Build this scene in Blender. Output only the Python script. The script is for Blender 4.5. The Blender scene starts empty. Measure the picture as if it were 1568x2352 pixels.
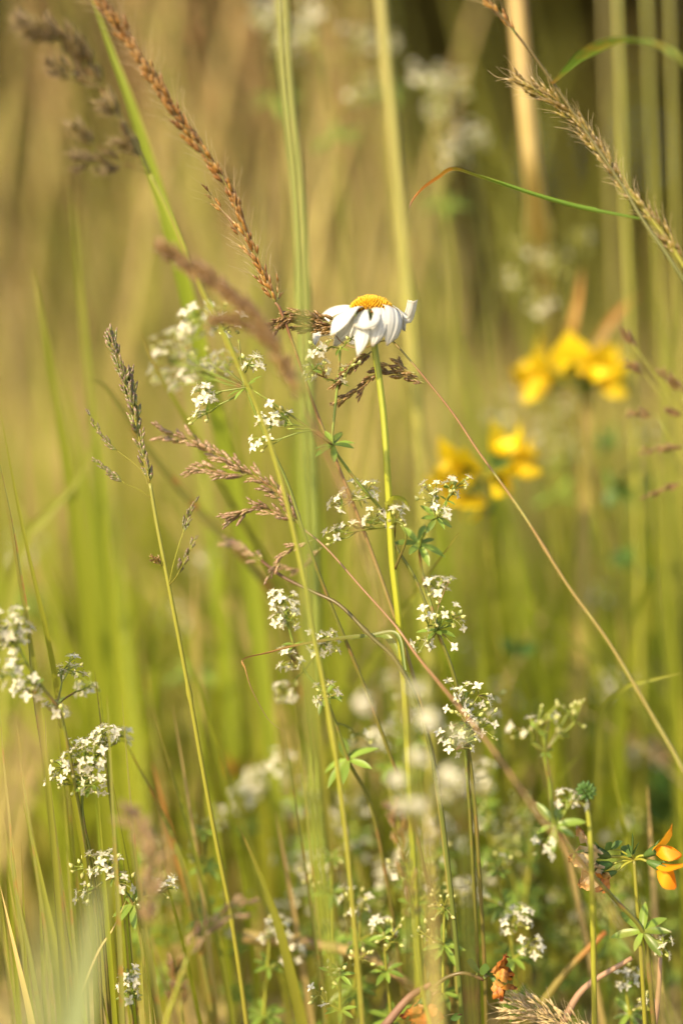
import bpy, math, random
from mathutils import Vector, Matrix, Quaternion

C = bpy.context.scene.collection
SC = bpy.context.scene
R = random.Random(11)

# ---------------------------------------------------------------- camera, light, exposure
CAM = Vector((0, 0, 0.24)); PITCH = math.radians(4.0); FOC = 0.52
TH, TV = 0.2163, 0.3245
cd = bpy.data.cameras.new('camera'); cam = bpy.data.objects.new('camera', cd); C.objects.link(cam)
cam.location = CAM; cam.rotation_euler = (math.radians(90) - PITCH, 0, 0)
cd.sensor_fit = 'VERTICAL'; cd.sensor_height = 36; cd.sensor_width = 24; cd.lens = 18 / TV
cd.clip_start = 0.01; cd.clip_end = 500
cd.dof.use_dof = True; cd.dof.focus_distance = FOC + 0.001; cd.dof.aperture_fstop = 1.75; cd.dof.aperture_blades = 9
SC.camera = cam
SUN_EL, SUN_AZ = 34, -142          # azimuth clockwise from +Y: behind the camera and to its left
w = bpy.data.worlds.new('World'); SC.world = w; w.use_nodes = True
nt = w.node_tree; sky = nt.nodes.new('ShaderNodeTexSky'); sky.sky_type = 'NISHITA'; sky.sun_disc = False
sky.sun_elevation = math.radians(SUN_EL); sky.sun_rotation = math.radians(SUN_AZ); sky.dust_density = 2.0
bg = nt.nodes['Background']; bg.inputs['Strength'].default_value = 0.15
nt.links.new(sky.outputs[0], bg.inputs['Color'])
sl = bpy.data.lights.new('sun', 'SUN'); sun = bpy.data.objects.new('sun', sl); C.objects.link(sun)
sl.energy = 4.2; sl.angle = math.radians(0.5); sl.color = (1.0, 0.80, 0.50)
az, el = math.radians(SUN_AZ), math.radians(SUN_EL)
sdir = Vector((math.sin(az) * math.cos(el), math.cos(az) * math.cos(el), math.sin(el)))
sun.rotation_euler = sdir.to_track_quat('Z', 'Y').to_euler(); sun.location = sdir * 5
SC.view_settings.view_transform = 'Standard'; SC.view_settings.look = 'None'
SC.view_settings.gamma = 1; SC.view_settings.exposure = 0.84
SC.render.engine = 'CYCLES'
try:
    SC.cycles.use_denoising = True
    SC.cycles.max_bounces = 8; SC.cycles.transmission_bounces = 4; SC.cycles.diffuse_bounces = 5
except Exception:
    pass

RV = Vector((1, 0, 0)); FV = Vector((0, math.cos(PITCH), -math.sin(PITCH))); UV = Vector((0, math.sin(PITCH), math.cos(PITCH)))
def P(x, y, z=0.0):
    """photo position (1568 wide) at a real distance FOC + z millimetres"""
    d = FOC + z * 0.001
    return CAM + RV * ((x - 784) / 784 * TH * d) + UV * (-(y - 1176) / 1176 * TV * d) + FV * d
PX = 2 * TH * FOC / 1568           # metres per photo pixel at the focus distance

# ---------------------------------------------------------------- materials
def new_mat(name):
    m = bpy.data.materials.new(name); m.use_nodes = True; n = m.node_tree; n.nodes.clear()
    return m, n
def N(n, t, **k):
    x = n.nodes.new(t)
    for a, b in k.items(): setattr(x, a, b)
    return x
def ramp(n, stops):
    r = N(n, 'ShaderNodeValToRGB'); e = r.color_ramp.elements
    while len(e) < len(stops): e.new(0.5)
    for i, (p, c) in enumerate(stops):
        e[i].position = p; e[i].color = (*c, 1)
    return r
def plantmat(name, stops, trans=0.35, rough=0.45, var=0.35, nscale=350, blotch=None, hue=0.02, spec=0.4, streak=None, mixcol=None):
    m, n = new_mat(name); L = n.links.new
    at = N(n, 'ShaderNodeAttribute'); at.attribute_name = 't'
    tc = N(n, 'ShaderNodeTexCoord'); info = N(n, 'ShaderNodeObjectInfo')
    no = N(n, 'ShaderNodeTexNoise'); no.inputs['Scale'].default_value = nscale; no.inputs['Detail'].default_value = 4
    L(tc.outputs['Object'], no.inputs['Vector'])
    a1 = N(n, 'ShaderNodeMath', operation='MULTIPLY_ADD'); a1.inputs[1].default_value = 0.22; a1.inputs[2].default_value = -0.11
    L(no.outputs['Fac'], a1.inputs[0])
    a2 = N(n, 'ShaderNodeMath', operation='ADD'); L(at.outputs['Fac'], a2.inputs[0]); L(a1.outputs[0], a2.inputs[1])
    rp = ramp(n, stops); L(a2.outputs[0], rp.inputs['Fac'])
    col = rp.outputs['Color']
    if mixcol:
        mr = N(n, 'ShaderNodeMapRange'); mr.inputs[1].default_value = 0.35; mr.inputs[2].default_value = 0.9
        L(info.outputs['Random'], mr.inputs[0])
        mx = N(n, 'ShaderNodeMixRGB'); L(mr.outputs[0], mx.inputs[0]); L(col, mx.inputs[1]); mx.inputs[2].default_value = (*mixcol, 1); col = mx.outputs[0]
    if blotch:
        n2 = N(n, 'ShaderNodeTexNoise'); n2.inputs['Scale'].default_value = nscale * 0.5; n2.inputs['Detail'].default_value = 6
        L(tc.outputs['Object'], n2.inputs['Vector'])
        mr = N(n, 'ShaderNodeMapRange'); mr.inputs[1].default_value = 0.52; mr.inputs[2].default_value = 0.68; L(n2.outputs['Fac'], mr.inputs[0])
        mx = N(n, 'ShaderNodeMixRGB'); L(mr.outputs[0], mx.inputs[0]); L(col, mx.inputs[1]); mx.inputs[2].default_value = (*blotch, 1); col = mx.outputs[0]
    if streak:
        a3 = N(n, 'ShaderNodeAttribute'); a3.attribute_name = 's'
        sn = N(n, 'ShaderNodeMath', operation='SINE'); ml = N(n, 'ShaderNodeMath', operation='MULTIPLY'); ml.inputs[1].default_value = streak
        L(a3.outputs['Fac'], ml.inputs[0]); L(ml.outputs[0], sn.inputs[0])
        bp = N(n, 'ShaderNodeBump'); bp.inputs['Strength'].default_value = 0.28; bp.inputs['Distance'].default_value = 0.0003
        L(sn.outputs[0], bp.inputs['Height'])
    hs = N(n, 'ShaderNodeHueSaturation')
    v = N(n, 'ShaderNodeMath', operation='MULTIPLY_ADD'); v.inputs[1].default_value = var; v.inputs[2].default_value = 1 - var * 0.5
    L(info.outputs['Random'], v.inputs[0]); L(v.outputs[0], hs.inputs['Value'])
    h = N(n, 'ShaderNodeMath', operation='MULTIPLY_ADD'); h.inputs[1].default_value = hue; h.inputs[2].default_value = 0.5 - hue * 0.5
    L(info.outputs['Random'], h.inputs[0]); L(h.outputs[0], hs.inputs['Hue'])
    L(col, hs.inputs['Color'])
    pb = N(n, 'ShaderNodeBsdfPrincipled'); pb.inputs['Roughness'].default_value = rough
    pb.inputs['Specular IOR Level'].default_value = spec
    L(hs.outputs[0], pb.inputs['Base Color'])
    if streak: L(bp.outputs[0], pb.inputs['Normal'])
    out = N(n, 'ShaderNodeOutputMaterial')
    if trans > 0:
        tr = N(n, 'ShaderNodeBsdfTranslucent'); L(hs.outputs[0], tr.inputs['Color'])
        mx = N(n, 'ShaderNodeMixShader'); mx.inputs[0].default_value = trans
        L(pb.outputs[0], mx.inputs[1]); L(tr.outputs[0], mx.inputs[2]); L(mx.outputs[0], out.inputs[0])
    else:
        L(pb.outputs[0], out.inputs[0])
    return m
M = {}
M['stem_green'] = plantmat('stem_green', [(0, (.26, .22, .04)), (.3, (.30, .29, .035)), (.8, (.31, .31, .04)), (1, (.27, .27, .05))], .15, .38)
M['stem_daisy'] = plantmat('stem_daisy', [(0, (.30, .30, .03)), (.6, (.40, .41, .03)), (1, (.31, .35, .045))], .2, .35, .1, 500, streak=40)
M['stem_bed'] = plantmat('stem_bed', [(0, (.13, .10, .025)), (.45, (.15, .15, .025)), (.75, (.16, .20, .03)), (1, (.26, .31, .045))], .12, .35, .2, 300, blotch=(.20, .11, .04))
M['stem_brown'] = plantmat('stem_brown', [(0, (.24, .25, .05)), (.4, (.27, .22, .06)), (.75, (.27, .15, .06)), (1, (.20, .09, .045))], .08, .35, .2, 200, blotch=(.28, .26, .07))
M['stem_pink'] = plantmat('stem_pink', [(0, (.22, .25, .045)), (.35, (.27, .16, .06)), (.7, (.31, .17, .08)), (1, (.28, .19, .09))], .08, .4, .2, 150)
M['stem_dark'] = plantmat('stem_dark', [(0, (.12, .17, .03)), (.6, (.13, .12, .035)), (1, (.12, .06, .03))], .06, .35, .2, 200)
M['stem_tan'] = plantmat('stem_tan', [(0, (.30, .28, .06)), (.4, (.46, .36, .11)), (1, (.52, .36, .14))], .3, .5, .3, 120, mixcol=(.36, .36, .07))
M['blade_green'] = plantmat('blade_green', [(0, (.36, .33, .06)), (.3, (.28, .31, .035)), (.8, (.26, .30, .035)), (1, (.36, .28, .06))], .55, .45, .25, 150, hue=.04, mixcol=(.36, .34, .05))
M['blade_fresh'] = plantmat('blade_fresh', [(0, (.40, .42, .05)), (.5, (.36, .41, .03)), (1, (.34, .37, .04))], .65, .45, .25, 150, hue=.03)
M['blade_straw'] = plantmat('blade_straw', [(0, (.45, .37, .11)), (.6, (.55, .43, .16)), (1, (.48, .33, .13))], .35, .5, .4, 120, blotch=(.40, .28, .12))
M['blade_olive'] = plantmat('blade_olive', [(0, (.20, .15, .04)), (.4, (.17, .17, .035)), (1, (.20, .20, .04))], .25, .4, .4, 300, blotch=(.24, .12, .03))
M['stem_gold'] = plantmat('stem_gold', [(0, (.32, .31, .05)), (.6, (.34, .31, .065)), (1, (.34, .30, .08))], .25, .45, .3, 120, streak=30)
M['stem_olive'] = plantmat('stem_olive', [(0, (.30, .33, .04)), (.5, (.21, .25, .04)), (1, (.26, .25, .055))], .2, .45, .2, 120)
M['blade_rust'] = plantmat('blade_rust', [(0, (.34, .30, .07)), (.6, (.40, .30, .08)), (.82, (.52, .25, .06)), (1, (.46, .19, .05))], .4, .5, .3, 150)
M['blade_pale'] = plantmat('blade_pale', [(0, (.20, .24, .11)), (.6, (.26, .29, .12)), (1, (.30, .31, .12))], .4, .5, .3, 120)
M['leaf_bent'] = plantmat('leaf_bent', [(0, (.12, .20, .02)), (.42, (.13, .21, .02)), (.55, (.24, .22, .03)), (.66, (.52, .21, .03)), (.84, (.48, .17, .04)), (.93, (.30, .13, .06)), (1, (.12, .07, .05))], .3, .4, .1, 500, streak=20)
M['leaf_dry'] = plantmat('leaf_dry', [(0, (.14, .20, .03)), (.25, (.16, .17, .03)), (.45, (.30, .16, .05)), (.7, (.45, .28, .10)), (1, (.42, .30, .18))], .3, .4, .1, 600)
M['leaf_arch'] = plantmat('leaf_arch', [(0, (.28, .14, .03)), (.12, (.13, .22, .025)), (.6, (.17, .26, .03)), (1, (.24, .28, .04))], .4, .4, .1, 300, blotch=(.30, .22, .03), streak=25)
M['leaf_bed'] = plantmat('leaf_bed', [(0, (.25, .32, .05)), (.5, (.16, .26, .038)), (.92, (.17, .26, .042)), (1, (.30, .17, .08))], .35, .33, .5, 900, hue=.03, mixcol=(.24, .32, .05))
M['leaf_lotus'] = plantmat('leaf_lotus', [(0, (.12, .20, .04)), (1, (.10, .19, .045))], .35, .45, .4, 300)
M['bud'] = plantmat('bud', [(0, (.28, .34, .07)), (.5, (.55, .55, .18)), (1, (.70, .66, .34))], .2, .5, .5, 600)
M['bed_petal'] = plantmat('bed_petal', [(0, (.74, .72, .48)), (.4, (.80, .77, .62)), (1, (.79, .75, .58))], .32, .5, .12, 500)
M['anther'] = plantmat('anther', [(0, (.06, .04, .02)), (1, (.10, .07, .03))], 0, .6, .2, 900)
M['ray'] = plantmat('ray', [(0, (.66, .68, .52)), (.15, (.74, .74, .70)), (.9, (.77, .77, .73)), (1, (.66, .60, .46))], .36, .5, .12, 300, streak=26)
M['disc'] = plantmat('disc', [(0, (.22, .07, .01)), (.4, (.60, .26, .01)), (1, (.78, .42, .015))], .1, .45, .1, 900)
M['bract'] = plantmat('bract', [(0, (.14, .19, .04)), (.6, (.10, .12, .03)), (1, (.06, .03, .015))], .1, .5, .2, 700)
M['sp_gold'] = plantmat('sp_gold', [(0, (.18, .11, .03)), (.35, (.33, .155, .03)), (.7, (.46, .23, .055)), (1, (.62, .46, .24))], .25, .28, .7, 900, spec=.6, blotch=(.13, .07, .03))
M['sp_purple'] = plantmat('sp_purple', [(0, (.20, .17, .04)), (.4, (.19, .105, .035)), (.75, (.28, .155, .05)), (1, (.56, .42, .24))], .2, .3, .7, 900, spec=.6, blotch=(.12, .07, .035))
M['sp_pink'] = plantmat('sp_pink', [(0, (.27, .27, .06)), (.4, (.34, .23, .12)), (.75, (.40, .23, .15)), (1, (.62, .48, .32))], .25, .3, .7, 900, spec=.6, blotch=(.20, .13, .06))
M['sp_green'] = plantmat('sp_green', [(0, (.22, .26, .05)), (.4, (.18, .19, .06)), (.7, (.20, .11, .08)), (1, (.46, .34, .24))], .2, .3, .7, 900, spec=.6, blotch=(.28, .14, .10))
M['sp_dark'] = plantmat('sp_dark', [(0, (.17, .15, .04)), (.6, (.16, .11, .045)), (1, (.26, .18, .09))], .15, .4, .6, 500)
M['sp_olive'] = plantmat('sp_olive', [(0, (.20, .18, .04)), (.5, (.25, .17, .035)), (1, (.42, .32, .15))], .25, .3, .6, 800, spec=.6, blotch=(.11, .07, .04))
M['sp_straw'] = plantmat('sp_straw', [(0, (.42, .27, .10)), (.6, (.50, .30, .13)), (1, (.58, .42, .22))], .25, .5, .6, 300, mixcol=(.40, .20, .09))
M['awn'] = plantmat('awn', [(0, (.45, .32, .16)), (1, (.62, .5, .3))], .2, .4, .2, 400)
M['lotus_yellow'] = plantmat('lotus_yellow', [(0, (.91, .64, .014)), (.6, (.94, .71, .016)), (1, (.94, .72, .018))], .5, .45, .25, 200, hue=.015)
M['lotus_orange'] = plantmat('lotus_orange', [(0, (.80, .36, .01)), (.5, (.88, .40, .012)), (1, (.78, .24, .015))], .3, .45, .2, 250)
M['lotus_faded'] = plantmat('lotus_faded', [(0, (.60, .50, .28)), (.5, (.70, .52, .26)), (1, (.62, .34, .10))], .3, .5, .2, 500, blotch=(.62, .58, .46))
M['lotus_withered'] = plantmat('lotus_withered', [(0, (.58, .34, .10)), (.5, (.58, .23, .03)), (1, (.34, .09, .02))], .25, .5, .2, 500, blotch=(.36, .12, .03))
M['twig'] = plantmat('twig', [(0, (.22, .13, .08)), (1, (.34, .20, .12))], 0, .6, .4, 300)
M['hay'] = plantmat('hay', [(0, (.56, .42, .19)), (1, (.72, .56, .32))], .25, .5, .4, 400)
def groundmat():
    m, n = new_mat('ground_soil'); L = n.links.new
    tc = N(n, 'ShaderNodeTexCoord')
    a = N(n, 'ShaderNodeTexNoise'); a.inputs['Scale'].default_value = 60; a.inputs['Detail'].default_value = 8; L(tc.outputs['Object'], a.inputs['Vector'])
    r = ramp(n, [(.3, (.16, .11, .04)), (.5, (.32, .25, .09)), (.7, (.46, .38, .14))]); L(a.outputs['Fac'], r.inputs['Fac'])
    b = N(n, 'ShaderNodeBump'); b.inputs['Strength'].default_value = .8; b.inputs['Distance'].default_value = .01; L(a.outputs['Fac'], b.inputs['Height'])
    p = N(n, 'ShaderNodeBsdfPrincipled'); p.inputs['Roughness'].default_value = .95
    L(r.outputs[0], p.inputs['Base Color']); L(b.outputs[0], p.inputs['Normal'])
    o = N(n, 'ShaderNodeOutputMaterial'); L(p.outputs[0], o.inputs[0])
    return m
M['ground'] = groundmat()
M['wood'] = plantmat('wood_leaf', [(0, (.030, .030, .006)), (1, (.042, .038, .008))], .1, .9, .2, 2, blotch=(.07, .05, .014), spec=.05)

# ---------------------------------------------------------------- mesh building
class MB:
    def __init__(s): s.v = []; s.f = []; s.t = []; s.s = []; s.mi = []; s.cur = 0
    def vert(s, p, t, sc=0.0): s.v.append(Vector(p)); s.t.append(t); s.s.append(sc); return len(s.v) - 1
    def face(s, *i): s.f.append(i); s.mi.append(s.cur)
    def tube(s, pts, rad, seg=6, t0=0., t1=1., cap=True):
        n = len(pts)
        if not hasattr(rad, '__len__'): rad = [rad] * n
        T = [(pts[min(i + 1, n - 1)] - pts[max(i - 1, 0)]).normalized() for i in range(n)]
        u = T[0].orthogonal().normalized(); prev = None
        for i in range(n):
            if i: u = (u - T[i] * u.dot(T[i])).normalized()
            v = T[i].cross(u); ring = []
            for k in range(seg):
                a = 2 * math.pi * k / seg
                ring.append(s.vert(pts[i] + (u * math.cos(a) + v * math.sin(a)) * rad[i], t0 + (t1 - t0) * i / (n - 1), k / seg))
            if prev:
                for k in range(seg): s.face(prev[k], prev[(k + 1) % seg], ring[(k + 1) % seg], ring[k])
            elif cap: s.face(*ring[::-1])
            prev = ring
        if cap: s.face(*prev)
    def blade(s, pts, wid, nrm, fold=0.25, cols=3, twist=0.0, curl=None, t0=0., t1=1.):
        """a leaf: pts from base to tip, wid half widths, nrm the way its upper side faces"""
        n = len(pts)
        if not hasattr(wid, '__len__'): wid = [wid] * n
        prev = None
        for i in range(n):
            T = (pts[min(i + 1, n - 1)] - pts[max(i - 1, 0)]).normalized()
            nn = nrm(i / (n - 1)) if callable(nrm) else nrm
            S = T.cross(nn)
            if S.length < 1e-6: S = T.orthogonal()
            S.normalize(); Nn = S.cross(T).normalized()
            if twist:
                q = Quaternion(T, twist * i / (n - 1)); S = q @ S; Nn = q @ Nn
            row = []
            for k in range(cols):
                c = k / (cols - 1) * 2 - 1
                off = (abs(c) if cols == 3 else c * c) * fold
                row.append(s.vert(pts[i] + S * (c * wid[i]) + Nn * (off * wid[i]), t0 + (t1 - t0) * i / (n - 1), k / (cols - 1)))
            if prev:
                for k in range(cols - 1): s.face(prev[k], prev[k + 1], row[k + 1], row[k])
            prev = row
    def seed(s, base, d, ln, r, seg=5, flat=0.7, roll=None, tip=1.0):
        d = d.normalized(); u = roll if roll is not None else d.orthogonal()
        u = (u - d * u.dot(d)).normalized(); v = d.cross(u); prev = None
        prof = [(0, .25), (.18, .8), (.42, 1), (.68, .72), (.88, .3), (1, .05)]
        for (h, k) in prof:
            ring = [s.vert(base + d * (ln * h) + (u * math.cos(2 * math.pi * j / seg) + v * (flat * math.sin(2 * math.pi * j / seg))) * (r * k), h * tip, j / seg) for j in range(seg)]
            if prev:
                for j in range(seg): s.face(prev[j], prev[(j + 1) % seg], ring[(j + 1) % seg], ring[j])
            prev = ring
        s.face(*prev)
    def mesh(s, name, mats, off=Vector((0, 0, 0))):
        me = bpy.data.meshes.new(name)
        me.from_pydata([tuple(p - off) for p in s.v], [], s.f)
        a = me.attributes.new('t', 'FLOAT', 'POINT'); a.data.foreach_set('value', s.t)
        a = me.attributes.new('s', 'FLOAT', 'POINT'); a.data.foreach_set('value', s.s)
        for m in (mats if isinstance(mats, (list, tuple)) else [mats]): me.materials.append(M[m])
        me.polygons.foreach_set('material_index', s.mi)
        me.polygons.foreach_set('use_smooth', [True] * len(s.f))
        me.update(); return me
def smooth(pts, k=6):
    """Catmull-Rom through pts"""
    if len(pts) < 3: 
        return [pts[0].lerp(pts[-1], i / k) for i in range(k + 1)]
    o = []; n = len(pts)
    for i in range(n - 1):
        p0 = pts[i - 1] if i else pts[0] * 2 - pts[1]
        p1, p2 = pts[i], pts[i + 1]; p3 = pts[i + 2] if i + 2 < n else pts[-1] * 2 - pts[-2]
        for j in range(k):
            t = j / k
            o.append(.5 * (2 * p1 + (p2 - p0) * t + (2 * p0 - 5 * p1 + 4 * p2 - p3) * t * t + (3 * p1 - 3 * p2 + p3 - p0) * t ** 3))
    o.append(pts[-1].copy()); return o
def grounded(pts):
    """pts run tip -> base; returns base -> tip, carried on down to the ground"""
    out = []
    for i, p in enumerate(pts):
        if p.z < 0:
            if i:
                a = pts[i - 1]; k = a.z / (a.z - p.z); out.append(a.lerp(p, k))
            break
        out.append(p)
    if out[-1].z > 0.002:
        d = (out[-1] - out[-2]).normalized() if len(out) > 1 else Vector((0, 0, -1)); b = out[-1]; k = b.z
        h = Vector((d.x, d.y, 0)) / max(0.35, -d.z)
        out.append(Vector((b.x + h.x * k * .35, b.y + h.y * k * .35, b.z * .5)))
        out.append(Vector((b.x + h.x * k * .55, b.y + h.y * k * .55, -0.002)))
    return out[::-1]
def path(L): return [P(*q) for q in L]
def link(name, data, parent=None, loc=None):
    o = bpy.data.objects.new(name, data); C.objects.link(o)
    if parent: o.parent = parent
    if loc is not None: o.location = loc
    return o
def thing(name, label, cat, loc, group=None):
    o = link(name, None, None, loc); o.empty_display_size = .01
    o['label'] = label; o['category'] = cat; o['kind'] = 'thing'
    if group: o['group'] = group
    return o
def part(name, mb, mats, root, parent=None):
    o = link(name, mb.mesh(name, mats, root.location), parent or root); return o
def place(name, me, parent, root, pos, d, roll, sc):
    q = Vector((0, 0, 1)).rotation_difference(d.normalized()) @ Quaternion((0, 0, 1), roll)
    o = link(name, me, parent)
    if not hasattr(sc, '__len__'): sc = (sc, sc, sc)
    o.matrix_local = Matrix.LocRotScale(pos - root.location, q, Vector(sc)); return o
def copy_tree(o, parent=None):
    c = o.copy(); C.objects.link(c)
    if parent: c.parent = parent
    for ch in list(o.children): copy_tree(ch, c)
    return c
def rdir(r=R):
    while True:
        v = Vector((r.uniform(-1, 1), r.uniform(-1, 1), r.uniform(-1, 1)))
        if .1 < v.length < 1: return v.normalized()
BACK = -FV

# ---------------------------------------------------------------- shared small meshes
def spikelet(kind, mat, florets, ln, r, awn, sd):
    rr = random.Random(sd); mb = MB(); Z = Vector((0, 0, 1))
    mb.seed(Vector((0, 0, 0)), Vector((.16, 0, 1)), ln * .62, r * .75, roll=Vector((0, 1, 0)), flat=.5)
    mb.seed(Vector((0, 0, 0)), Vector((-.16, 0, 1)), ln * .58, r * .75, roll=Vector((0, 1, 0)), flat=.5)
    for i in range(florets):
        sgn = 1 if i % 2 else -1; h = ln * (.12 + .5 * i / max(1, florets))
        d = Vector((sgn * rr.uniform(.12, .28), rr.uniform(-.1, .1), 1))
        b = Vector((sgn * r * .25, 0, h)); l2 = ln * rr.uniform(.42, .52)
        mb.seed(b, d, l2, r * rr.uniform(.6, .75), roll=Vector((0, 1, 0)), flat=.65)
        if awn:
            mb.cur = 1; tip = b + d.normalized() * l2 * .8
            mb.tube(smooth([tip, tip + (d.normalized() + Vector((sgn * .2, 0, 0))) * awn * .5, tip + (Z + Vector((sgn * .55, rr.uniform(-.3, .3), 0))) * awn * rr.uniform(.7, 1.1)], 3), [.00009, .00008, .00007, .00006, .00005, .00005, .00003], 3)
            mb.cur = 0
    return mb.mesh('spikelet_' + kind, [mat, 'awn'])
SP = {
    'gold': [spikelet('gold', 'sp_gold', 2 + k % 2, .0072, .00092, .0085, k) for k in range(4)],
    'purple': [spikelet('purple', 'sp_purple', 3 + k % 2, .0048, .0009, 0, 10 + k) for k in range(4)],
    'green': [spikelet('green', 'sp_green', 3 + k % 3, .0056, .00095, 0, 20 + k) for k in range(4)],
    'pink': [spikelet('pink', 'sp_pink', 3 + k % 2, .0058, .00095, 0, 30 + k) for k in range(4)],
    'dark': [spikelet('dark', 'sp_dark', 4, .006, .0012, .002, 40 + k) for k in range(3)],
    'olive': [spikelet('olive', 'sp_olive', 2 + k % 2, .0070, .00095, .0060, 50 + k) for k in range(4)],
    'hay': [spikelet('hay', 'hay', 2, .0055, .0007, .004, 60 + k) for k in range(3)],
}
def bed_flower(sd):
    rr = random.Random(sd); mb = MB()
    for k in range(4):
        a = k * math.pi / 2 + rr.uniform(-.12, .12); e = Vector((math.cos(a), math.sin(a), 0)); f = Vector((-e.y, e.x, 0))
        up = rr.uniform(.05, .55); ln = rr.uniform(.9, 1.1)
        rows = []
        for (t, wd) in ((.05, .13), (.3, .27), (.58, .28), (.82, .15), (1.0, .02)):
            z = up * t - .45 * up * t * t * 1.6 + .02
            p = e * (t * ln) + Vector((0, 0, z))
            rows.append([mb.vert(p - f * wd, t, 0), mb.vert(p + Vector((0, 0, -.07)), t, .5), mb.vert(p + f * wd, t, 1)])
        for i in range(4):
            for c in range(2): mb.face(rows[i][c], rows[i][c + 1], rows[i + 1][c + 1], rows[i + 1][c])
    mb.cur = 1
    mb.seed(Vector((0, 0, -.5)), Vector((0, 0, 1)), .6, .24, 6, 1.0)
    mb.cur = 2
    for k in range(4):
        a = k * math.pi / 2 + .78; e = Vector((math.cos(a), math.sin(a), 0)); p = e * .12
        q = e * .55 + Vector((0, 0, .5)); mb.cur = 0; mb.tube([p, q], .028, 3); mb.cur = 2
        mb.seed(q - Vector((0, 0, .07)), Vector((e.x, e.y, .4)), .19, .075, 4, 1.0)
    for v in mb.v: v *= .00205
    return mb.mesh('flower', ['bed_petal', 'bud', 'anther'])
FLOWER = [bed_flower(k) for k in range(5)]
def bud_mesh():
    mb = MB(); mb.seed(Vector((0, 0, 0)), Vector((0, 0, 1)), .0021, .00072, 7, 1.0)
    return mb.mesh('bud', 'bud')
BUD = bud_mesh()
def bed_leaf(sd):
    rr = random.Random(sd); mb = MB(); b = rr.uniform(.1, .35)
    pts = [Vector((0, -b * (t ** 2) * .9, t)) for t in [i / 9 for i in range(10)]]
    wd = [.045, .075, .105, .128, .14, .145, .135, .105, .06, .005]
    mb.blade(pts, wd, Vector((0, 1, 0)), .3, 5)
    return mb.mesh('leaf', 'leaf_bed')
BLEAF = [bed_leaf(k) for k in range(4)]

# ---------------------------------------------------------------- the setting
gm = MB(); n = 90
rr = random.Random(3)
xs = [-60, -20, -8, -4] + [-2 + 4 * i / 50 for i in range(51)] + [4, 8, 20, 60]
ys = [-30, -8, -3, -1] + [-.4 + 4 * i / 60 for i in range(61)] + [5, 8, 20, 80]
idx = [[gm.vert(Vector((x, y, rr.uniform(-.012, .0) if -3 < x < 3 and -1 < y < 4 else 0)), 0) for y in ys] for x in xs]
for i in range(len(xs) - 1):
    for j in range(len(ys) - 1): gm.face(idx[i][j], idx[i + 1][j], idx[i + 1][j + 1], idx[i][j + 1])
g = link('ground', gm.mesh('ground', 'ground')); g['kind'] = 'structure'
# far wood: loose leaf clumps on many limbs, reads as one dark mass
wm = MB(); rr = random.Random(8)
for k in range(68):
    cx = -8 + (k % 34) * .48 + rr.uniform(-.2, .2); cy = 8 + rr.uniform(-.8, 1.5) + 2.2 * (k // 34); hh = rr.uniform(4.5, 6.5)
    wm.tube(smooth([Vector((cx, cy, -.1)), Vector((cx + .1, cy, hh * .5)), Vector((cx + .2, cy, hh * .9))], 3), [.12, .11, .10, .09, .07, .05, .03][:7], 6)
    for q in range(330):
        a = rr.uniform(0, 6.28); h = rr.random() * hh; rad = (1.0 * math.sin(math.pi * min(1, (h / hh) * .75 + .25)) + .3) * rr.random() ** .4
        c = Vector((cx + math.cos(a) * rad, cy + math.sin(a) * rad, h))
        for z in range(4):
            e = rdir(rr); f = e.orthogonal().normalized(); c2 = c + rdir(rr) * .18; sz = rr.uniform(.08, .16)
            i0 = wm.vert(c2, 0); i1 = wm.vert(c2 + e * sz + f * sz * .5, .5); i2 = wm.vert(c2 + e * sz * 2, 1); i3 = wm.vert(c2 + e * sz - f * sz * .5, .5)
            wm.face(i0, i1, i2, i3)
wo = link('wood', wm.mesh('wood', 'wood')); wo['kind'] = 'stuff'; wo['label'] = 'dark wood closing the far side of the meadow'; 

# ---------------------------------------------------------------- meadow behind: stuff far off, single stalks nearer
def raw_seedhead(mb, pts, n, r, ln, rad, spread=.5):
    m = len(pts) - 1
    for i in range(n):
        k = r.random() * m; a = int(min(k, m - 1)); p = pts[a].lerp(pts[a + 1], k - a); T = (pts[a + 1] - pts[a]).normalized()
        d = (T + rdir(r) * spread).normalized(); off = rdir(r) * ln * r.uniform(.1, .8)
        mb.seed(p + off, d, ln * r.uniform(.7, 1.2), rad, 4)
def stuff_field(name, label, mats, n, y0, y1, hmin, hmax, wmin, wmax, sd, heads=0.0, spread=1.0, power=1.0, lean=-.10):
    r = random.Random(sd); mb = MB()
    for i in range(n):
        y = y0 + (y1 - y0) * r.random() ** power; x = r.uniform(-1, 1) * (TH * y * 1.45 + .10)
        h = r.uniform(hmin, hmax) * (.80 + .20 * math.sin(x / y * 26 + 2.2) * math.sin(x / y * 9 + y)); w_ = r.uniform(wmin, wmax); b = Vector((x, y, -.004))
        l = Vector((lean + r.gauss(0, .14), r.gauss(0, .12), 0)) * spread
        pts = [b + Vector((l.x * h * t * t, l.y * h * t * t, h * t * (1 - .12 * t * abs(l.x)))) for t in [0, .2, .4, .6, .8, 1]]
        mb.cur = r.randrange(len(mats) - (1 if heads else 0))
        a = r.uniform(0, 6.28)
        if w_ > .0013: mb.blade(pts, [w_ * .7, w_, w_, w_ * .85, w_ * .5, .0001], Vector((math.cos(a), math.sin(a), 0)), .3)
        else: mb.tube(pts, [w_, w_, w_, w_ * .8, w_ * .7, w_ * .5], 4, cap=False)
        if heads and r.random() < heads:
            mb.cur = len(mats) - 1; raw_seedhead(mb, pts[3:], 14, r, .009, .0016, .5)
    o = link(name, mb.mesh(name, mats)); o['kind'] = 'stuff'; o['label'] = label; return o
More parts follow.
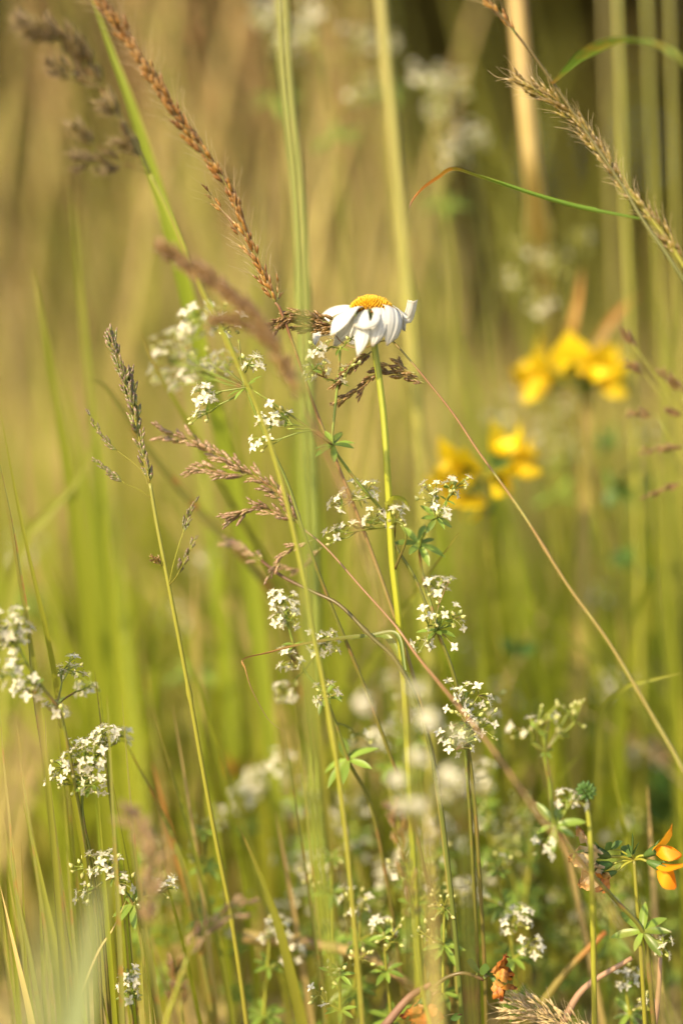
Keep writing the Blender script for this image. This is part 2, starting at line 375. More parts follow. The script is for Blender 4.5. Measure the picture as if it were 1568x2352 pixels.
stuff_field('grass', 'blurred tan and olive grass filling the meadow behind', ['stem_tan', 'blade_straw', 'blade_green', 'stem_tan', 'sp_straw'], 3600, 1.25, 6, .20, .44, .0007, .0034, 21, .35, 1.0, 1.5)
stuff_field('undergrowth', 'short green leaves carpeting the meadow floor', ['blade_fresh', 'blade_green', 'blade_fresh', 'blade_straw'], 3000, .62, 2.6, .10, .25, .0012, .0030, 22, 0, 2.2, 1.3, -.05)

stuff_field('sward', 'bright yellow-green sward glowing out of focus through the lower half', ['blade_fresh', 'blade_fresh', 'blade_green'], 420, .70, 1.3, .16, .30, .0018, .0034, 23, 0, 1.0, 1.0, -.12)

def proto_stalk(sd, sm, hm, seg_n=60, h=.55, leafm='blade_straw', name='grass_stalk'):
    r = random.Random(sd); t = thing(name, '', 'grass', Vector((0, 0, 0)))
    top = Vector((-.10 * h + r.uniform(-.03, .03), r.uniform(-.04, .04), h))
    pts = smooth([Vector((0, 0, -.003)), Vector((r.uniform(-.01, .01), 0, h * .4)), Vector((top.x * .5, top.y * .5, h * .75)), top], 5)
    a = MB(); a.tube(pts, [.00125 - .0008 * i / len(pts) for i in range(len(pts))], 5); part('stem', a, sm, t)
    for k in range(2):
        i = 2 + k * 4 + r.randrange(2); b = pts[i]; e = Vector((r.choice((-1, 1)) * r.uniform(.1, .3), r.uniform(-.3, .3), 1)).normalized()
        ln = r.uniform(.10, .18); mb = MB()
        lp = smooth([b, b + e * ln * .5 + Vector((0, 0, ln * .1)), b + e * ln + Vector((e.x * .1, e.y * .1, .1)) * ln * .5], 4)
        mb.blade(lp, [.0024 * (1 - (j / len(lp)) ** 2) + .0001 for j in range(len(lp))], Vector((e.y, -e.x, .5)), .3); part('leaf', mb, leafm, t)
    if hm:
        mb = MB(); raw_seedhead(mb, pts[-6:], seg_n, r, .0075, .0012, .7); part('panicle', mb, hm, t)
    return t
def proto_blade(sd, m, h, w_, name='grass_shoot'):
    r = random.Random(sd); t = thing(name, '', 'grass blade', Vector((0, 0, 0))); mb = MB()
    l = Vector((r.uniform(-.20, .06), r.uniform(-.15, .15), 0))
    pts = [Vector((l.x * h * q * q, l.y * h * q * q, h * q * (1 - .1 * q))) for q in [i / 9 for i in range(10)]]
    a = r.uniform(-.8, .8)
    mb.blade(pts, [w_ * (.7 + .3 * min(1, i / 3)) * (1 - (i / 9) ** 2.5) + .0001 for i in range(10)], Vector((math.sin(a), -math.cos(a), .1)), .3, 3, r.uniform(-1, 1))
    t2 = link(name, mb.mesh(name, m)); bpy.data.objects.remove(t); t2['category'] = 'grass blade'; t2['kind'] = 'thing'; return t2
kinds = [
    ([proto_stalk(100 + k, 'stem_tan', 'sp_straw', 46, .5 + .04 * k) for k in range(4)], 'tall tan grass stalk with a soft rusty seed head, blurred behind the flowers', 'tan seeding grasses behind the flowers', 84, (340, 1100), (-1.1, .25)),
    ([proto_stalk(110 + k, 'stem_green', None, 0, .56 + .05 * k, 'blade_green') for k in range(3)], 'tall yellow-green grass stalk with narrow leaves, blurred behind the flowers', 'green grass stalks behind the flowers', 48, (300, 1000), (-1, 1)),
    ([proto_blade(120 + k, 'blade_green', .34 + .05 * k, .0024) for k in range(4)], 'olive green grass blade rising softly out of focus behind the flowers', 'olive blades behind the flowers', 40, (270, 900), (-1, 1)),
    ([proto_blade(130 + k, 'blade_straw', .40 + .05 * k, .0028) for k in range(3)], 'pale straw grass blade standing out of focus behind the flowers', 'straw blades behind the flowers', 26, (420, 1000), (-1, 1)),
    ([proto_blade(140 + k, 'blade_fresh', .20 + .045 * k, .0032) for k in range(4)], 'short fresh green grass blade low in the sward behind the flowers', 'short fresh blades in the sward', 92, (90, 400), (-1, 1)),
]
rk = random.Random(5)
for protos, lab, grp, cnt, (za, zb), (xa, xb) in kinds:
    for i in range(cnt):
        o = protos[i] if i < len(protos) else copy_tree(protos[i % len(protos)])
        z = za + (zb - za) * rk.random() ** 1.4; y = FOC + z * .001
        o.location = Vector((rk.uniform(xa, xb) * (TH * y * 1.15 + .03), y, -.003))
        o.rotation_euler = (rk.gauss(0, .06), rk.gauss(-.05, .05), rk.uniform(-.7, .7)); s = rk.uniform(.8, 1.2); o.scale = (s, s, s)
        o['label'] = lab; o['group'] = grp

# ---------------------------------------------------------------- grass builder for the ones in focus
def add_stem(root, pts, r0, r1, m, seg=7, name='stem'):
    mb = MB(); n = len(pts); kn = {int(n * .30), int(n * .62)} if name == 'stem' and n > 16 and root.name.startswith(('oat', 'meadow', 'cock', 'grass')) else ()
    mb.tube(pts, [(r0 + (r1 - r0) * i / (n - 1)) * (1.45 if i in kn else 1) for i in range(n)], seg); return part(name, mb, m, root)
def add_leaf(root, L, wmax, m, nrm=None, fold=.3, twist=0., shape=None, name='leaf', raw=False):
    pts = smooth(L if raw else path(L), 7); n = len(pts); mb = MB()
    shape = shape or (lambda t: min(1, .45 + t * 2.5) * (1 - t ** 2.2) + .02)
    mb.blade(pts, [wmax * shape(i / (n - 1)) for i in range(n)], nrm or (BACK + Vector((0, 0, .6))), fold, 5, twist)
    return part(name, mb, m, root)
def add_panicle(root, pts, n, kind, ped=.002, ang=.35, size=1.0, taper=True, rach='stem_brown', sd=1, rr=.0003, toward=None, sub=True, jit=.0):
    """pts base -> tip; a rachis with pedicels, each spikelet a mesh of its own"""
    r = random.Random(sd); pts = smooth(pts, 6); m = len(pts) - 1; mb = MB()
    mb.tube(pts, [rr * (1 - .6 * i / m) for i in range(m + 1)], 5)
    spots = []
    for i in range(n):
        k = (i + r.random()) / n * m; a = int(min(k, m - 1)); p = pts[a].lerp(pts[a + 1], k - a); T = (pts[a + 1] - pts[a]).normalized()
        u = T.orthogonal().normalized(); v = T.cross(u); az = i * 2.4 + r.uniform(-.6, .6); side = u * math.cos(az) + v * math.sin(az)
        d = (T + side * ang * r.uniform(.4, 1.4) + rdir(r) * jit).normalized(); q = p + (T * .6 + side * .8).normalized() * ped * r.uniform(.2, 1.3)
        if ped > .0005: mb.tube([p - T * ped * .4, q], .00012, 3, cap=False)
        s = size * r.uniform(.8, 1.15) * ((1 - .35 * (k / m)) if taper else 1)
        spots.append((q, d, s))
    pan = part('panicle', mb, rach, root)
    for (q, d, s) in spots:
        place('spikelet', r.choice(SP[kind]), pan, root, q, d, r.uniform(0, 6.28), s)
    return pan
def grass(name, label, L, r0, r1, m, cat='grass', group=None, k=6):
    pts = smooth(grounded(path(L)), k); t = thing(name, label, cat, Vector((pts[0].x, pts[0].y, 0)), group)
    add_stem(t, pts, r0, r1, m); return t, pts

# big awned golden panicle, upper left
L = [(632, 695, 0), (645, 715, 0), (680, 810, 2), (720, 930, 5), (760, 1030, 7), (800, 1130, 8), (850, 1260, 9), (900, 1400, 9), (945, 1540, 10), (985, 1700, 12), (1015, 1900, 14), (1040, 2150, 16)]
t, _ = grass('oat_grass', 'tall brown-stemmed grass whose long awned golden seed head arches to the top left corner', L, .00075, .0005, 'stem_brown')
main = path([(634, 698, 0), (600, 620, -2), (560, 520, -5), (520, 425, -8), (470, 355, -11), (420, 285, -14), (370, 210, -17), (320, 130, -20), (270, 55, -23), (225, 0, -25), (190, -60, -28)])
add_panicle(t, main, 84, 'gold', .0011, .17, .95, False, sd=3, rr=.00035)
add_panicle(t, path([(630, 690, 0), (590, 610, 2), (550, 540, 3), (515, 490, 3), (480, 440, 4)]), 13, 'gold', .0012, .2, .8, True, sd=4, rr=.0002)
add_panicle(t, path([(634, 698, 0), (640, 670, 1), (632, 640, 1)]), 3, 'gold', .001, .2, .75, True, sd=5, rr=.0002)
add_panicle(t, main[4:9], 26, 'gold', .0022, .2, .95, False, sd=6, rr=.0002)

# nodding purple grass behind the daisy
L = [(905, 787, 3), (960, 850, 0), (1040, 950, -3), (1100, 1040, -6), (1200, 1180, -10), (1300, 1340, -14), (1400, 1480, -18), (1500, 1650, -22), (1568, 1770, -26), (1650, 1950, -30), (1720, 2200, -32)]
t, _ = grass('meadow_grass', 'thin copper-stemmed grass leaning in from the right, its purple-brown seed head nodding behind the daisy', L, .0007, .00032, 'stem_brown')
add_stem(t, smooth(path([(905, 787, 3), (895, 782, 4), (870, 785, 6), (830, 800, 6), (790, 790, 8), (770, 770, 8)]), 5), .0003, .0002, 'stem_brown', 5, 'rachis')
add_panicle(t, path([(775, 748, 3), (730, 735, 3), (690, 722, 2), (655, 735, 1), (622, 757, 0)]), 46, 'purple', .0016, .4, .95, False, sd=7)
add_panicle(t, path([(775, 762, 4), (730, 755, 4), (690, 750, 3)]), 24, 'purple', .0012, .4, .9, False, sd=8)
add_panicle(t, path([(852, 808, 5), (830, 825, 2), (800, 850, 0), (775, 880, 0)]), 20, 'purple', .0008, .3, .9, False, sd=9)
add_panicle(t, path([(955, 858, 0), (930, 850, 1), (915, 838, 1), (870, 843, 1)]), 8, 'purple', .0008, .3, .9, False, sd=10)
add_panicle(t, path([(975, 880, 0), (920, 862, 4), (870, 855, 5), (825, 895, 4), (778, 922, 4)]), 26, 'purple', .0008, .3, .95, False, sd=11)

# left meadow grass with a green-purple panicle
L = [(345, 1110, -2), (360, 1200, -2), (385, 1330, -2), (410, 1460, 0), (440, 1620, 3), (470, 1790, 6), (500, 1950, 9), (530, 2100, 12), (560, 2300, 15)]
t, _ = grass('meadow_grass', 'upright grass at left with a narrow green and purple seed head and side sprigs', L, .0009, .0006, 'stem_green')
add_panicle(t, path([(345, 1110, -2), (330, 1050, -2), (315, 985, -2), (300, 920, -2), (285, 870, -3), (268, 815, -3), (257, 780, -3)]), 42, 'green', .0010, .28, .9, False, 'stem_green', 12)
add_panicle(t, path([(318, 960, -2), (300, 900, 0), (296, 870, 0)]), 14, 'green', .0012, .35, 1.0, False, 'stem_green', 13)
for q, (L2, nn) in enumerate([([(345, 1125, -2), (325, 1080, -1), (270, 1035, 0), (235, 1000, 0), (208, 957, 0)], 9), ([(350, 1145, -2), (320, 1125, -3), (290, 1112, -4), (255, 1085, -4), (224, 1058, -4)], 9),
                            ([(388, 1345, -2), (400, 1290, -4), (420, 1225, -5), (432, 1190, -5), (446, 1155, -5)], 9), ([(388, 1345, -2), (405, 1325, -6), (428, 1280, -8), (450, 1230, -8)], 8)]):
    pts = path(L2); k = 2 if len(pts) > 4 else 1
    add_stem(t, smooth(pts[:k + 1] + [pts[k].lerp(pts[k + 1], .5)], 4), .0002, .00015, 'stem_green', 4, 'branch')
    add_panicle(t, pts[k:], nn, 'green', .0004, .22, .8, True, 'stem_green', 14 + q, .00018)
add_panicle(t, path([(372, 1300, -2), (362, 1290, -3), (350, 1282, -4)]), 7, 'purple', .0006, .6, .8, True, 'stem_green', 19)

# pinkish grass, mid-left, stem crossing to lower right
L = [(690, 1210, 8), (750, 1260, 4), (830, 1350, 0), (910, 1440, -5), (960, 1510, -12), (1050, 1620, -28), (1130, 1720, -40), (1200, 1820, -50), (1260, 1900, -56), (1330, 1985, -60), (1420, 2120, -64), (1500, 2250, -66)]
t, _ = grass('meadow_grass', 'pink-stemmed grass crossing from lower right, its rosy seed head spreading left of the stem', L, .0006, .00035, 'stem_pink')
add_panicle(t, path([(690, 1210, 8), (660, 1160, 8), (625, 1120, 8), (560, 1080, 10), (500, 1045, 12), (440, 1012, 13), (372, 995, 14)]), 44, 'pink', .0014, .4, 1.0, False, 'stem_pink', 21)
add_panicle(t, path([(570, 1090, 10), (520, 1088, 11), (480, 1080, 12), (443, 1078, 12)]), 14, 'pink', .0012, .3, .95, False, 'stem_pink', 22)
add_panicle(t, path([(690, 1200, 8), (640, 1178, 8), (590, 1165, 8), (555, 1178, 8), (530, 1188, 8)]), 20, 'pink', .001, .35, .95, False, 'stem_pink', 23)
add_panicle(t, path([(720, 1240, 8), (665, 1262, 10), (640, 1290, 10), (612, 1332, 10)]), 11, 'pink', .0008, .3, .9, True, 'stem_pink', 24)
add_panicle(t, path([(740, 1255, 16), (700, 1303, 20), (665, 1305, 20), (640, 1302, 20)]), 7, 'pink', .0006, .25, .9, True, 'stem_pink', 25)
# green stem with a rosy tip
L = [(600, 1288, 18), (650, 1325, 12), (720, 1360, 6), (780, 1390, 2), (850, 1460, -2), (910, 1520, -4), (960, 1620, -4), (1000, 1780, 0), (1030, 2000, 5)]
t, _ = grass('meadow_grass', 'dark green arching grass stem ending in a small rosy sprig below the pink seed head', L, .00085, .00055, 'stem_dark')
add_panicle(t, path([(605, 1292, 18), (570, 1268, 26), (545, 1255, 30), (522, 1248, 32)]), 18, 'pink', .001, .4, 1.05, True, 'stem_pink', 26)
add_leaf(t, [(930, 1540, -4), (910, 1458, 2), (850, 1462, 4), (770, 1470, 4), (680, 1485, 2), (620, 1500, 0), (562, 1514, 0), (565, 1535, 0), (578, 1580, 0), (606, 1635, 0), (625, 1660, 0), (656, 1682, 0)], .0011, 'leaf_dry', None, .5, 2.2)

# blurred brown panicle in front, left of centre
L = [(700, 925, -50), (735, 1010, -50), (790, 1130, -50), (850, 1300, -70), (900, 1500, -74), (950, 1750, -80), (990, 2100, -86)]
t, _ = grass('meadow_grass', 'grass with a drooping brown seed head hanging close before the lens, left of the daisy', L, .0006, .00045, 'stem_brown')
add_panicle(t, path([(700, 925, -50), (670, 870, -50), (630, 800, -50), (580, 725, -50), (530, 680, -50), (480, 640, -50), (430, 605, -50), (385, 575, -50)]), 120, 'purple', .0014, .28, 1.15, False, 'stem_brown', 27)
add_panicle(t, path([(600, 770, -50), (560, 745, -50), (535, 735, -50), (505, 735, -50)]), 22, 'purple', .001, .35, 1.1, False, 'stem_brown', 28)

# cocksfoot, top left, blurred
L = [(345, 400, -28), (385, 480, -28), (420, 560, -27), (470, 680, -26), (520, 780, -25), (600, 960, -22), (660, 1160, -21), (720, 1450, -21), (780, 1800, -22), (820, 2200, -25)]
t, _ = grass('cocksfoot_grass', 'grass with dark clumped flower heads on spread side branches, out of focus at top left', L, .0008, .0006, 'stem_green')
add_stem(t, smooth(path([(345, 400, -28), (310, 330, -31), (270, 260, -34), (220, 190, -37), (180, 120, -41)]), 5), .0006, .0003, 'stem_brown', 6, 'rachis')
for q, (base, cl, nn) in enumerate([((200, 150, -39), [(150, 85, -43), (100, 75, -46), (55, 60, -47)], 26), ((205, 170, -38), [(205, 160, -38), (185, 120, -40), (165, 95, -41)], 26), ((250, 235, -35), [(235, 200, -37), (205, 175, -37)], 16), ((230, 200, -36), [(175, 180, -40), (130, 155, -41)], 9),
                                ((290, 300, -32), [(270, 270, -35), (250, 245, -35)], 12), ((335, 380, -29), [(220, 335, -38), (180, 300, -40)], 9), ((345, 400, -28), [(325, 360, -30), (290, 325, -32)], 12), ((345, 400, -28), [(285, 375, -35), (245, 372, -37), (195, 365, -38)], 13)]):
    pts = path(cl); add_stem(t, smooth([P(*base), P(*base).lerp(pts[0], .6), pts[0]], 3), .0002, .00018, 'stem_brown', 4, 'branch')
    add_panicle(t, pts, nn, 'dark', .0014, .6, .95, False, 'stem_brown', 30 + q, .0002)

# right-hand olive awned panicle and its long stem with leaves
L = [(1430, 425, -12), (1500, 510, -14), (1568, 610, -16), (1680, 800, -20), (1780, 1100, -25), (1840, 1600, -30), (1860, 2100, -30)]
t, _ = grass('oat_grass', 'awned olive-brown seed head sweeping in from the right edge above a bent rusty leaf', L, .0009, .0006, 'stem_green')
add_panicle(t, path([(1568, 600, -16), (1500, 505, -14), (1430, 425, -12), (1380, 350, -10), (1330, 285, -9), (1270, 235, -8), (1200, 188, -8)]), 62, 'olive', .0015, .17, .92, False, 'stem_green', 41)
L = [(1080, -25, -14), (1110, 0, -14), (1165, 55, -13), (1215, 115, -12), (1270, 192, -11), (1350, 310, -11), (1430, 430, -13), (1475, 505, -15), (1540, 600, -18), (1610, 720, -20), (1700, 950, -25), (1760, 1500, -28), (1780, 2100, -30)]
t, _ = grass('oat_grass', 'slender dark grass stem slanting across the upper right with arching green and bent rusty leaves', L, .0009, .0003, 'stem_dark')
add_panicle(t, path([(1185, 80, -13), (1155, 40, -13), (1125, 10, -14), (1095, -15, -14), (1050, -50, -15)]), 12, 'gold', .0006, .12, .8, False, 'stem_dark', 42)
add_leaf(t, [(1272, 192, -11), (1310, 160, -16), (1350, 130, -22), (1400, 105, -32), (1450, 96, -42), (1510, 108, -52), (1568, 145, -62), (1640, 220, -70)], .0042, 'leaf_arch', BACK * .6 + Vector((.3, 0, .8)), .35)
add_leaf(t, [(1475, 505, -15), (1400, 492, -14), (1330, 480, -12), (1230, 452, -9), (1150, 425, -6), (1090, 405, -4), (1040, 392, -3), (1005, 412, -2), (970, 436, -2), (948, 462, -2), (939, 480, -2)], .0022, 'leaf_bent', BACK * .5 + Vector((0, 0, 1)), .4, .7,
         lambda t: (.25 + 3 * t if t < .15 else 1 - .35 * max(0, t - .5)) * (1 - max(0, (t - .72) / .28) ** 1.3) + .08 if t < .98 else .06)

# right edge: half-blurred panicle
L = [(1568, 910, 38), (1600, 1000, 38), (1630, 1150, 38), (1660, 1500, 38), (1670, 2000, 38)]
t, _ = grass('meadow_grass', 'sparse purple grass head with short blurred sprigs entering at the right edge', L, .0008, .0005, 'stem_green')
for q, (cl, nn) in enumerate([([(1460, 800, 38), (1445, 780, 38), (1428, 758, 38)], 6), ([(1478, 858, 38), (1462, 848, 38), (1445, 840, 38)], 5), ([(1568, 905, 38), (1545, 880, 38), (1520, 855, 38)], 9), ([(1568, 955, 38), (1540, 945, 38)], 7), ([(1505, 952, 38), (1475, 950, 38), (1450, 950, 38)], 4), ([(1568, 1025, 38), (1525, 1030, 38), (1480, 1036, 38)], 9), ([(1568, 1105, 38), (1530, 1122, 38), (1482, 1140, 38)], 7)]):
    pts = path(cl); add_stem(t, smooth([P(1600, 1000 + 30 * q, 38), pts[0]], 3), .0002, .0002, 'stem_green', 4, 'branch')
    add_panicle(t, pts, nn + 2, 'purple', .0006, .25, 1.0, True, 'stem_brown', 50 + q, .0002)

# lower panicles, blurred: left-centre and centre
for q, (lab, L, cl, nn, kd, sz) in enumerate([
    ('brown seed head out of focus low at left, in front of the dark whorled bedstraw', [(330, 2140, -60), (335, 2250, -60), (340, 2352, -60)], [(330, 2140, -60), (345, 2050, -60), (350, 1990, -60), (335, 1930, -60), (310, 1880, -60)], 34, 'pink', 1.2),
    ('short grass with pale pink sprig leaning right, low centre-left', [(430, 2200, -35), (400, 2290, -35), (380, 2352, -35)], [(430, 2200, -35), (455, 2150, -35), (500, 2115, -35), (560, 2075, -35)], 16, 'pink', 1.0),
    ('dark seed head on a thin stem among the green leaves low in the centre', [(948, 2110, -28), (960, 2200, -28), (975, 2300, -28), (985, 2352, -28)], [(950, 2120, -28), (940, 2040, -28), (925, 1960, -28), (915, 1900, -30), (905, 1860, -30)], 40, 'purple', 1.0),
    ('short dark seed head at the bottom edge left of centre', [(415, 2300, -30), (420, 2352, -30)], [(415, 2310, -30), (410, 2270, -30), (405, 2215, -30)], 16, 'purple', 1.0)]):
    t, _ = grass('meadow_grass', lab, L, .0006, .0005, 'stem_green'); add_panicle(t, path(cl), nn, kd, .0016, .5, sz, False, 'stem_green', 60 + q)

# ---------------------------------------------------------------- single stems and blades one can point to
def stalk(name, label, L, r0, r1, m): return grass(name, label, L, r0, r1, m, 'grass stem')
stalk('grass_stalk', 'thick green grass stem close to the lens, a soft upright band beside the daisy', [(642, -60, -88), (655, 150, -88), (672, 330, -88), (690, 520, -88), (698, 750, -88), (702, 1000, -88), (708, 1300, -88), (712, 1600, -88), (722, 1850, -88), (745, 2080, -88), (785, 2380, -88)], .0012, .0010, 'stem_olive')
stalk('grass_stalk', 'tall olive-yellow grass stem blurred behind the daisy, leaning slightly left', [(870, -60, 95), (885, 120, 95), (905, 320, 95), (930, 600, 95), (955, 900, 95), (975, 1200, 95), (985, 1500, 95), (990, 1900, 95)], .0024, .0020, 'stem_gold')
stalk('grass_stalk', 'olive stem behind and beside the close green one, blurred at the top', [(645, -60, 80), (660, 200, 80), (685, 450, 80), (700, 800, 80), (720, 1200, 80), (730, 1800, 80)], .0019, .0016, 'stem_olive')
stalk('grass_stalk', 'broad pale beige dry stalk with a node, out of focus at upper right', [(1180, -60, 90), (1195, 120, 90), (1212, 300, 90), (1226, 440, 105), (1255, 700, 200), (1300, 1000, 320), (1340, 1250, 420), (1370, 1600, 500)], .0040, .0036, 'blade_straw')
for q, (x, dx, z, rr_, mm, lab) in enumerate([(1415, 55, 120, .0013, 'stem_green', 'dark green upright stem near the right edge, first of the soft green pair'), (1480, 60, 140, .0012, 'stem_green', 'straw green stem near the right edge beside the dark green one'), (1535, 40, 120, .0011, 'stem_green', 'green stem hugging the right edge, out of focus'), (1390, 50, 230, .0016, 'stem_gold', 'pale wide stem behind the green pair on the right')]):
    stalk('grass_stalk', lab, [(x, -60, z), (x + dx * .3, 400, z), (x + dx * .7, 900, z), (x + dx, 1500, z), (x + dx, 2100, z)], rr_, rr_ * .8, mm)
def blade_thing(label, L, w_, m, nrm=None, tw=0., fold=.3, base=None):
    pts = grounded(path(L)); t = thing('grass_shoot', label, 'grass blade', Vector((pts[0].x, pts[0].y, 0)))
    pts = smooth(pts, 6); n = len(pts); mb = MB()
    mb.blade(pts, [w_ * (min(1, .5 + 2 * i / n) * (1 - (i / (n - 1)) ** 3) + .03) for i in range(n)], nrm or BACK, fold, 5, tw)
    me = mb.mesh('grass_shoot', m, t.location); o = link('grass_shoot', me, None, t.location.copy())
    for k in ('label', 'category', 'kind'): o[k] = t[k]
    nm = t.name; bpy.data.objects.remove(t); return o
blade_thing('long green grass blade slanting down from the top left corner beside the awned head', [(195, -60, 45), (250, 100, 45), (300, 235, 45), (352, 400, 48), (400, 560, 50), (440, 720, 55), (500, 960, 60), (570, 1300, 70), (620, 1700, 80)], .0030, 'blade_fresh')
blade_thing('dark blue-green grass blade running diagonally behind the rosy seed head', [(318, 750, 30), (360, 850, 32), (420, 950, 36), (480, 1060, 40), (540, 1170, 44), (600, 1270, 48), (650, 1370, 52), (700, 1500, 56), (740, 1800, 60)], .0019, 'blade_green')
blade_thing('curved brown grass blade behind the left seed head, turning rusty lower down', [(205, 872, 35), (240, 885, 38), (280, 940, 42), (340, 1030, 48), (420, 1130, 54), (500, 1220, 58), (580, 1300, 62), (660, 1430, 70), (720, 1700, 80)], .0019, 'blade_olive')
blade_thing('grey-green curved blade at far left, out of focus, hooking down to the left', [(215, 960, 70), (205, 1040, 70), (170, 1110, 72), (110, 1180, 74), (60, 1240, 76), (20, 1400, 80), (0, 1700, 80)], .0022, 'blade_green')
blade_thing('pale yellow blade very close to the lens at the left edge, wholly blurred', [(112, 1590, -190), (70, 1690, -190), (15, 1820, -190), (-60, 1960, -190), (-160, 2150, -190)], .0030, 'blade_straw')
blade_thing('grey-green blade tip standing very near the lens at lower left', [(232, 2010, -120), (215, 2130, -122), (190, 2300, -124), (170, 2420, -126)], .0034, 'blade_pale')
blade_thing('wide faded blade nearest the lens in the lower left corner, a soft pale veil', [(150, 2060, -215), (120, 2200, -215), (90, 2420, -215)], .0042, 'blade_pale')
# sheaf at lower left, near focus
sheaf = [([(0, 935, -12), (30, 1100, -10), (70, 1290, -8), (105, 1440, -6), (128, 1560, -4), (150, 1720, -2), (185, 1900, 0), (215, 2100, 2), (225, 2352, 4)], .0012, 'blade_fresh', 'long bright green blade rising along the left edge, tip at the edge'),
    ([(-20, 980, -4), (25, 1180, -2), (50, 1330, 0), (66, 1440, 2), (80, 1600, 4), (110, 1800, 6), (130, 2050, 8), (150, 2352, 8)], .0009, 'blade_olive', 'thin brownish blade crossing behind the bright green one at the left edge'),
    ([(5, 1100, -20), (40, 1300, -18), (75, 1500, -16), (100, 1700, -14), (120, 1900, -12), (140, 2150, -10), (150, 2352, -8)], .0010, 'blade_green', 'yellow-green blade just inside the left edge under the white bedstraw'),
    ([(105, 1640, 0), (108, 1740, 0), (118, 1850, 0), (135, 2000, 2), (160, 2200, 4), (170, 2352, 5)], .0009, 'blade_olive', 'dark purple-brown blade with a rolled dry sheath at left'),
    ([(50, 1830, 8), (80, 1960, 8), (110, 2100, 8), (140, 2250, 8), (155, 2352, 8)], .0016, 'blade_green', 'green blade tinged orange, standing at lower left before the dark one'),
    ([(-5, 1560, 10), (15, 1800, 10), (40, 2050, 10), (75, 2352, 10)], .0010, 'blade_olive', 'dark slim blade rising from the corner at lower left'),
    ([(20, 1880, -8), (35, 2030, -8), (70, 2200, -8), (95, 2352, -8)], .0010, 'blade_olive', 'thin reddish dry blade in the lower left sheaf'),
    ([(0, 2030, 2), (40, 2200, 2), (70, 2330, 2), (80, 2400, 2)], .0014, 'blade_straw', 'straw coloured blade at the very bottom left'),
    ([(170, 1830, 14), (190, 1960, 14), (215, 2150, 14), (235, 2352, 14)], .0008, 'blade_straw', 'thin straw blade between the white bedstraws at lower left'),
    ([(65, 1930, 18), (100, 2080, 18), (125, 2220, 18), (140, 2352, 18)], .0014, 'blade_fresh', 'fresh blade behind the sheaf at lower left'),
    ([(265, 1660, 20), (330, 1780, 24), (390, 1900, 26), (440, 2050, 28), (480, 2250, 30)], .0018, 'blade_olive', 'long slanting olive blade between the left bedstraw and the tall stem'),
    ([(545, 1890, 20), (590, 1990, 20), (625, 2080, 20), (650, 2160, 20), (690, 2330, 22), (705, 2420, 22)], .0020, 'blade_green', 'green blade with a sharp tip and an orange base, low left of centre'),
    ([(293, 2060, 0), (262, 2130, 0), (225, 2190, -4), (180, 2310, -10), (165, 2400, -12)], .0006, 'blade_straw', 'thin straw blade leaning right across the low bedstraw stem'),
    ([(440, 1500, 60), (470, 1750, 64), (500, 1950, 68), (530, 2250, 72)], .0026, 'blade_fresh', 'broad yellow-green blade behind the tall thin stem, half blurred'),
    ([(350, 1750, 45), (400, 1950, 48), (450, 2110, 50), (490, 2352, 55)], .0022, 'blade_rust', 'orange-tinged blade behind the seed head at lower left'),
    ([(725, 1880, 60), (740, 2100, 62), (760, 2352, 66)], .0026, 'blade_fresh', 'yellow-green blade just behind the close stem at bottom centre'),
    ([(1568, 1545, 20), (1500, 1560, 24), (1430, 1580, 30), (1380, 1640, 50), (1370, 1800, 70)], .0013, 'blade_green', 'narrow green blade reaching to the right edge above the trefoil'),
    ([(985, 1830, -80), (990, 2050, -82), (1000, 2352, -84)], .0016, 'blade_straw', 'pale straw blade rising close to the lens at bottom centre')]
for (L, w_, m, lab) in sheaf: blade_thing(lab, L, w_, m, BACK + Vector((R.uniform(-.7, .7), 0, 0)), R.uniform(-.6, .6))

# thin repeats: the sheaf at lower left and the fine stems among the bedstraw
rs = random.Random(77)
for q in range(34):
    x0 = rs.uniform(-30, 300); z = rs.uniform(-22, 30); yt = rs.uniform(1500, 2150); ln = rs.uniform(30, 150)
    o = blade_thing('slim grass blade rising among others in the sheaf at lower left', [(x0, yt, z), (x0 + ln * .35, yt + 250, z + 2), (x0 + ln * .8, yt + 560, z + 4), (x0 + ln, yt + 800, z + 6)], rs.uniform(.0005, .0011), rs.choice(['blade_olive', 'blade_green', 'blade_olive', 'blade_green', 'blade_fresh', 'blade_olive']), BACK + RV * rs.uniform(-.8, .8), rs.uniform(-.8, .8))
    o['group'] = 'slim blades of the lower left sheaf'
for q in range(56):
    x0 = rs.uniform(280, 1560); z = rs.uniform(18, 150); yt = rs.uniform(1350, 2100) if x0 < 950 else rs.uniform(1650, 2150); ln = rs.uniform(20, 200)
    m_ = rs.choice(['blade_green', 'blade_fresh', 'blade_fresh', 'blade_straw', 'blade_olive'])
    o = blade_thing('fine grass blade standing among the bedstraw stems, softly out of focus', [(x0, yt, z), (x0 + ln * .4, yt + 260, z + 3), (x0 + ln * .8, yt + 560, z + 6), (x0 + ln, yt + 800, z + 8)], rs.uniform(.0006, .0016), m_, BACK + RV * rs.uniform(-.8, .8), rs.uniform(-.8, .8))
    o['group'] = 'fine blades among the bedstraw'

